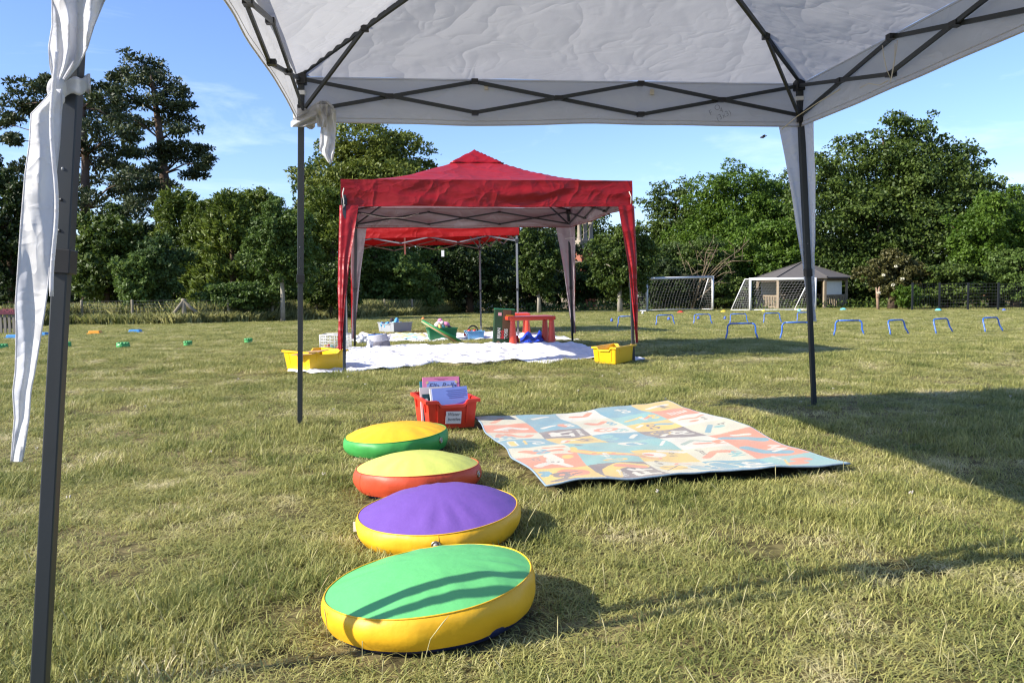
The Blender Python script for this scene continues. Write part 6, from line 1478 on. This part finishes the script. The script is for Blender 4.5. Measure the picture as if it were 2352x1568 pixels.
def markers():
    def stone(label, px, py, wpx, m, knobs=True, lab_cat='stepping stone', h=0.05):
        g = at(px, py); s = g.y / FPX; r = wpx * s / 2 * 0.88
        root = thing('stepping_stone', label, lab_cat, g, 'plastic stepping stones on the lawn')
        b = MB(); b.lathe(g + Vector((0, 0, 0.02)), [(r, 0), (r * 0.97, h * 0.6), (r * 0.88, h), (0.001, h)], n=24); b.build('base', m, root, smooth=False)
        if knobs:
            for i in range(14):
                a = 2 * PI * i / 9; q = 0.75 if i < 9 else 0.35
                b = MB(); b.ball(g + Vector((r * q * math.cos(a), r * q * math.sin(a), 0.02 + h)), (0.022, 0.022, 0.018), n=8, m=5); b.build('knob', m, root, smooth=True)
    green = plastic('bright_green_plastic', (0.06, 0.32, 0.08))
    for px, py, w, lab in ((3, 803, 34, 'at the picture edge beside the hanging curtain'), (152, 798, 26, 'peeping out beside the front grey pole'), (283, 799, 34, 'biggest and nearest of the open lawn'), (432, 796, 22, 'next to the worn brown patch'), (571, 789, 21, 'closest to the rear steel leg')):
        stone('bright green knobbly stepping stone %s' % lab, px, py, w, green)
    def plate(label, px, py, wpx, m):
        g = at(px, py); s = g.y / FPX; w = wpx * s
        root = thing('balance_plank', label, 'balance plank', g, 'low plastic planks on the lawn')
        b = MB(); b.box(g + Vector((0, 0, 0.05)), (w, 0.16, 0.07), taper=0.86); b.build('plank', m, root, bevel=0.012)
        for sx in (-1, 1):
            b = MB(); b.box(g + Vector((sx * w * 0.36, 0, 0.018)), (0.1, 0.2, 0.036)); b.build('foot', m, root, bevel=0.006)
    plate('orange yellow balance plank on the lawn beyond the front pole', 219, 768, 28, plastic('amber_plastic', (0.72, 0.30, 0.015)))
    bl = plastic('sky_blue_plastic', (0.06, 0.26, 0.55))
    plate('blue balance plank beside the orange one', 311, 765, 27, bl); plate('blue balance plank showing behind the hanging white curtain', 32, 778, 30, bl); plate('short blue plank end just beside the front pole', 101, 772, 16, bl)
    def disc(label, px, py, wpx, col):
        g = at(px, py); r = wpx * g.y / FPX / 2; root = thing('marker_disc', label, 'marker', g, 'coloured marker discs')
        b = MB(); b.lathe(g + Vector((0, 0, 0.02)), [(r, 0), (r * 0.8, 0.05), (r * 0.35, 0.09), (r * 0.3, 0.09)], n=20); b.build('disc', mat('disc_' + col[0], col[1], rough=0.5), root, smooth=True, solid=0.006)
    red, yel, cyan, blu, org, wht = ('red', (0.62, 0.06, 0.03)), ('yellow', (0.72, 0.5, 0.04)), ('cyan', (0.12, 0.5, 0.6)), ('blue', (0.06, 0.12, 0.45)), ('orange', (0.7, 0.2, 0.05)), ('white', (0.75, 0.75, 0.72))
    disc('red marker disc lying in front of the first goal', 1563, 720, 17, red); disc('yellow marker disc lying between the goals', 1662, 718, 15, yel); disc('small yellow disc in front of the second goal net', 1754, 717, 10, yel); disc('pale cyan disc close to the second goal post foot', 1836, 716, 10, cyan)
    disc('cyan marker disc at the foot of the shelter corner', 1937, 713, 16, cyan); disc('cyan marker disc in front of the black mesh fence', 2155, 715, 16, cyan); disc('tiny blue disc at the edge of the field by the maple', 2306, 716, 10, blu)
    disc('blue dome marker behind the back row hurdle legs', 1536, 737, 8, blu); disc('blue dome marker between the second and third back hurdles', 1604, 735, 7, blu); disc('blue dome marker next to the between goals hurdle', 1665, 735, 7, blu); disc('blue dome marker left of the red curtain', 1405, 740, 7, blu)
    disc('orange dome marker on the grass above the green tub', 972, 736, 9, org); disc('white marker in the grass by the goal post', 1476, 722, 6, wht)
markers()

# blackbird in flight
def bird():
    c = pt(1753, 315, 30); root = thing('bird', 'small dark bird flying in the blue sky under the canopy edge', 'bird', c)
    b = MB(); b.tube([c + Vector((-0.12, 0, -0.02)), c + Vector((-0.08, 0, -0.01)), c, c + Vector((0.07, 0, 0.03)), c + Vector((0.14, 0, 0.05))], [0.006, 0.03, 0.045, 0.025, 0.008], n=9)
    b.build('body', DKP, root, smooth=True)
    for s in (-1, 1):
        b = MB(); b.add([c + Vector((-0.03, 0, 0.01)), c + Vector((0.06, 0, 0.02)), c + Vector((0.03, s * 0.17, 0.06)), c + Vector((-0.06, s * 0.12, 0.04))], [(0, 1, 2, 3)]); b.build('wing', DKP, root, solid=0.006)
bird()

# ------------------------------------------------------------------ grass
L_GRASS = leafmat('lawn_blade', (0.112, 0.158, 0.028), (0.480, 0.452, 0.155), trans=0.35, hue_noise=2.2, rough=0.5, spec=0.28, dry=(0.76, 0.67, 0.40))

SRC = bpy.data.collections.new('grass_tufts')
def tuft(seed, nbl, hgt, wid, spread, lean, dry):
    rng = np.random.default_rng(seed); vs_ = []; fs = []; rn = []
    for i in range(nbl):
        a = rng.uniform(0, 6.28); r = spread * rng.random() ** 0.5; bx, by = r * math.cos(a), r * math.sin(a)
        h = hgt * rng.uniform(0.5, 1.25); w = wid * rng.uniform(0.7, 1.3); az = rng.uniform(0, 6.28); ln = lean * rng.uniform(0.3, 1.6) * h
        px, py = -math.sin(az) * w / 2, math.cos(az) * w / 2; dx, dy = math.cos(az) * ln, math.sin(az) * ln
        k = len(vs_)
        for t, ww in ((0, 1.0), (0.45, 0.85), (0.8, 0.5)):
            cx, cy, cz = bx + dx * t ** 1.8, by + dy * t ** 1.8, h * (t - 0.25 * lean * t * t)
            vs_ += [(cx - px * ww, cy - py * ww, cz), (cx + px * ww, cy + py * ww, cz)]
        vs_.append((bx + dx, by + dy, h * (1 - 0.3 * lean)))
        fs += [(k, k + 1, k + 3, k + 2), (k + 2, k + 3, k + 5, k + 4), (k + 4, k + 5, k + 6)]
        q = rng.random() * 0.9 if rng.random() > dry else 1.0
        rn += [q * 1.0] * 3
    me = bpy.data.meshes.new('grass_tuft'); me.from_pydata(vs_, [], fs); me.update()
    at_ = me.attributes.new('rnd', 'FLOAT', 'FACE'); at_.data.foreach_set('value', rn)
    me.materials.append(L_GRASS); o = bpy.data.objects.new('grass_tuft_%d' % seed, me); SRC.objects.link(o)
for s_ in range(4): tuft(s_, 40, 0.024, 0.0028, 0.058, 1.05, 0.26)         # short lawn
for s_ in range(4, 6): tuft(s_, 26, 0.038, 0.0030, 0.05, 0.85, 0.14)       # longer green
for s_ in range(6, 8): tuft(s_, 30, 0.024, 0.0026, 0.068, 1.5, 0.8)      # matted straw
NTUFT = 8

def gn_scatter(name, pts_, scl, rot, idx, coll):
    me = bpy.data.meshes.new(name); me.vertices.add(len(pts_)); me.vertices.foreach_set('co', np.asarray(pts_, np.float32).ravel()); me.update()
    for nm, ty, val, key in (('scl', 'FLOAT_VECTOR', scl, 'vector'), ('rot', 'FLOAT_VECTOR', rot, 'vector'), ('idx', 'INT', idx, 'value')):
        a = me.attributes.new(nm, ty, 'POINT'); a.data.foreach_set(key, np.asarray(val, np.int32 if ty == 'INT' else np.float32).ravel())
    o = bpy.data.objects.new(name, me); COL.objects.link(o)
    g = bpy.data.node_groups.new(name + '_nodes', 'GeometryNodeTree')
    g.interface.new_socket('Geometry', in_out='INPUT', socket_type='NodeSocketGeometry'); g.interface.new_socket('Geometry', in_out='OUTPUT', socket_type='NodeSocketGeometry')
    N = g.nodes; gi, go = N.new('NodeGroupInput'), N.new('NodeGroupOutput'); ci = N.new('GeometryNodeCollectionInfo'); ci.inputs['Collection'].default_value = coll; ci.inputs['Separate Children'].default_value = True; ci.inputs['Reset Children'].default_value = True
    ip = N.new('GeometryNodeInstanceOnPoints'); ip.inputs['Pick Instance'].default_value = True
    def attr(nm, ty):
        q = N.new('GeometryNodeInputNamedAttribute'); q.data_type = ty; q.inputs['Name'].default_value = nm; return next(s for s in q.outputs if s.enabled and s.name == 'Attribute')
    g.links.new(gi.outputs[0], ip.inputs['Points']); g.links.new(ci.outputs[0], ip.inputs['Instance'])
    g.links.new(attr('scl', 'FLOAT_VECTOR'), ip.inputs['Scale']); g.links.new(attr('rot', 'FLOAT_VECTOR'), ip.inputs['Rotation']); g.links.new(attr('idx', 'INT'), ip.inputs['Instance Index'])
    g.links.new(ip.outputs[0], go.inputs[0])
    o.modifiers.new('scatter', 'NODES').node_group = g
    return o

def inside(P, poly):
    x, y = P[:, 0], P[:, 1]; c = np.zeros(len(P), bool); n = len(poly)
    for i in range(n):
        x0, y0, x1, y1 = poly[i][0], poly[i][1], poly[i - 1][0], poly[i - 1][1]
        cond = ((y0 > y) != (y1 > y)) & (x < (x1 - x0) * (y - y0) / (y1 - y0 + 1e-12) + x0); c ^= cond
    return c

BARE = [(*at(px, py)[:2], r) for px, py, r in ((620, 1535, 0.10), (760, 1175, 0.16), (1800, 1560, 0.10), (950, 958, 0.22), (1850, 952, 0.30), (660, 1400, 0.09), (1440, 1250, 0.09), (450, 793, 0.5), (300, 1250, 0.10), (2150, 1330, 0.08), (1380, 1450, 0.07), (560, 1080, 0.14), (1000, 900, 0.3))]
def lawn():
    rng = np.random.default_rng(77); PS, SS, RS, IS = [], [], [], []
    for y0, y1, dens, sc, wsc in ((0.7, 3.6, 900, 1.0, 1.0), (3.6, 7.5, 420, 1.05, 1.25), (7.5, 14, 300, 1.1, 1.6), (14, 26, 130, 1.3, 2.6), (26, 46, 60, 1.6, 3.6)):
        xm = 0.70 * y1 + 1.0; n = int((y1 - y0) * 2 * xm * dens)
        x = rng.uniform(-xm, xm, n); y = rng.uniform(y0, y1, n); k = np.abs(x) < 0.70 * y + 1.0; x, y = x[k], y[k]; n = len(x)
        nz = np.sin(x * 1.9 + 0.7) * np.sin(y * 2.3 + 1.1) + 0.6 * np.sin(x * 4.7 - y * 3.9) + 0.5 * np.sin(x * 9.1 + y * 7.7 + 2) + 0.55 * np.sin(x * 21 + 3 * np.sin(y * 5)) * np.sin(y * 23 + 2 * np.sin(x * 4))
        r = rng.random(n)
        idx = np.where(r < 0.58, rng.integers(0, 4, n), np.where(r < 0.71, rng.integers(4, 6, n), rng.integers(6, 8, n)))
        idx = np.where((nz > 0.55) & (rng.random(n) < 0.5), rng.integers(4, 6, n), idx)
        idx = np.where((nz < -0.6) & (rng.random(n) < 0.6), rng.integers(6, 8, n), idx)
        # worn, thinner turf in places
        bare = (np.sin(x * 2.7 + 2.2) * np.sin(y * 3.1 + 0.4) + 0.5 * np.sin(x * 6.3 + y * 5.1)) < -0.95
        for (bx, by, br_) in BARE:
            q = np.hypot((x - bx) / 1.5, y - by) + 0.25 * br_ * (np.sin(x * 17) + np.sin(y * 19))
            bare |= q < br_
        keep = ~(bare & (rng.random(n) < 0.5)); idx = np.where(bare, rng.integers(6, 8, n), idx)
        h = rng.uniform(0.7, 1.25, n) * (1 + 0.34 * nz) * sc; h = np.clip(h, 0.4, 1.9)
        z = np.array([gz(v) for v in y])
        PS.append(np.stack([x, y, z], 1)[keep]); SS.append(np.stack([np.full(n, sc) * np.sqrt(wsc) , np.full(n, sc) * np.sqrt(wsc), h], 1)[keep]); RS.append(np.stack([rng.normal(size=n) * 0.08, rng.normal(size=n) * 0.08, rng.uniform(0, 6.28, n)], 1)[keep]); IS.append(idx[keep])
    P, S, Ro, I = (np.concatenate(q) for q in (PS, SS, RS, IS))
    bad = np.zeros(len(P), bool)
    for poly in FOOT:
        c = sum((Vector(p) for p in poly), Vector()) / len(poly)
        bad |= inside(P, [c + (Vector(p) - c) * 0.985 for p in poly])
    for (c, r) in CUSH: bad |= (P[:, 0] - c[0]) ** 2 + (P[:, 1] - c[1]) ** 2 < (r * 0.99) ** 2
    for nm in ('red_tub', 'yellow_tub', 'yellow_tub.001', 'green_tub', 'grey_tub', 'blue_tub'):
        o = bpy.data.objects[nm]; bad |= (P[:, 0] - o.location.x) ** 2 + (P[:, 1] - o.location.y) ** 2 < 0.15 ** 2
    o = gn_scatter('lawn_grass', P[~bad], S[~bad], Ro[~bad], I[~bad], SRC)
    tag(o, 'short dry mown lawn grass covering the field', 'grass', kind='stuff')
lawn()

# seed stalks and longer blades standing up from the lawn near the camera
def stalks():
    rng = np.random.default_rng(9); b = MB(); m = mat('dry_stalk', (0.40, 0.36, 0.17), rough=0.8, var=0.3)
    for i in range(520):
        y = 1.2 + 5.5 * rng.random() ** 1.5; x = rng.uniform(-0.7, 0.7) * y
        P = np.array([[x, y]]); 
        if any(inside(P, poly)[0] for poly in FOOT) or any((x - c[0]) ** 2 + (y - c[1]) ** 2 < r * r for c, r in CUSH): continue
        h = rng.uniform(0.035, 0.085) * (1.5 if rng.random() < 0.12 else 1); a = rng.uniform(0, 6.28); l_ = h * rng.uniform(0.1, 0.6); dx, dy = math.cos(a) * l_, math.sin(a) * l_
        b.tube([(x, y, 0), (x + dx * .3, y + dy * .3, h * .55), (x + dx * .75, y + dy * .75, h * .85), (x + dx, y + dy, h)], [0.0008, 0.0007, 0.0014, 0.0004], n=4, cap=False)
    tag(b.build('grass_stalks', m, smooth=True), 'thin dry seed stalks standing in the near lawn', 'grass', kind='stuff')
stalks()

# tall meadow grass along the wire fence, weeds behind it
def meadow():
    rng = np.random.default_rng(21); n = 40000
    t = rng.random(n); seg = np.array([[p.x, p.y] for p, _ in FENCE]); L = np.concatenate([[0], np.cumsum(np.linalg.norm(np.diff(seg, axis=0), axis=1))])
    s = t * L[-1]; x = np.interp(s, L, seg[:, 0]); y = np.interp(s, L, seg[:, 1])
    off = rng.uniform(-0.9, 2.4, n) ; y = y + off
    h = rng.uniform(0.35, 0.80, n) * np.where(off < 0.1, 0.55, 1.0)
    z = np.array([gz(v) for v in y]); lean = rng.normal(size=(n, 2)) * 0.16
    w = rng.uniform(0.012, 0.03, n); az = rng.uniform(0, 6.28, n); px, py = np.cos(az) * w, np.sin(az) * w
    base = np.stack([x, y, z], 1); top = base + np.stack([lean[:, 0], lean[:, 1], h], 1); mid = (base * 0.45 + top * 0.55) + np.stack([-lean[:, 0] * .3, -lean[:, 1] * .3, h * 0.05], 1); pw = np.stack([px, py, np.zeros(n)], 1)
    V = np.stack([base - pw, base + pw, mid + pw * 0.9, top, mid - pw * 0.9], 1).reshape(-1, 3)
    me = bpy.data.meshes.new('meadow_grass'); me.vertices.add(5 * n); me.vertices.foreach_set('co', V.astype(np.float32).ravel()); me.loops.add(5 * n); me.loops.foreach_set('vertex_index', np.arange(5 * n, dtype=np.int32))
    me.polygons.add(n); me.polygons.foreach_set('loop_start', np.arange(0, 5 * n, 5, dtype=np.int32)); me.polygons.foreach_set('loop_total', np.full(n, 5, np.int32)); me.update(calc_edges=True)
    a = me.attributes.new('rnd', 'FLOAT', 'FACE'); a.data.foreach_set('value', rng.random(n).astype(np.float32)); me.materials.append(L_MEADOW)
    o = bpy.data.objects.new('meadow_grass', me); COL.objects.link(o); tag(o, 'tall unmown grass and weeds along the wire fence', 'grass', kind='stuff')
    n = 9000; s = rng.random(n) * L[-1]; x = np.interp(s, L, seg[:, 0]); y = np.interp(s, L, seg[:, 1]); off = rng.uniform(0.0, 2.2, n); y += off
    z = np.array([gz(v) for v in y]) + rng.random(n) ** 1.6 * 0.75
    o = leaf_object('weeds', np.stack([x, y, z], 1), 0.10, L_OAK, None, rng); tag(o, 'low leafy weeds tangled in the fence line', 'weeds', kind='stuff')
    # dark verge under the trees on the far side
    n = 9000; xs_ = rng.uniform(-4, 26, n); ys_ = 44 + rng.uniform(-1.0, 4, n) - np.clip((xs_ - 12) * 0.62, 0, 9) - np.clip((2 - xs_) * 0.3, 0, 3)
    z = np.array([gz(v) for v in ys_]) + rng.random(n) ** 1.8 * 0.5
    o = leaf_object('undergrowth', np.stack([xs_, ys_, z], 1), 0.14, L_OAK, None, rng); tag(o, 'low undergrowth along the foot of the far trees', 'undergrowth', kind='stuff')
meadow()

def clover():
    rng = np.random.default_rng(14); b = MB()
    for i in range(26):
        y = 1.4 + 6 * rng.random(); x = rng.uniform(-0.65, 0.65) * y
        if any(inside(np.array([[x, y]]), poly)[0] for poly in FOOT) or any((x - c[0]) ** 2 + (y - c[1]) ** 2 < (r * 1.1) ** 2 for c, r in CUSH): continue
        h = rng.uniform(0.03, 0.055)
        for k in range(7):
            a = rng.uniform(0, 6.28); b.ball((x + 0.006 * math.cos(a), y + 0.006 * math.sin(a), h + rng.uniform(-0.004, 0.005)), 0.0028, n=5, m=3)
    tag(b.build('clover_flowers', mat('clover_white', (0.52, 0.47, 0.40), rough=0.9), smooth=True), 'tiny white clover heads scattered in the lawn', 'flowers', kind='stuff')
clover()
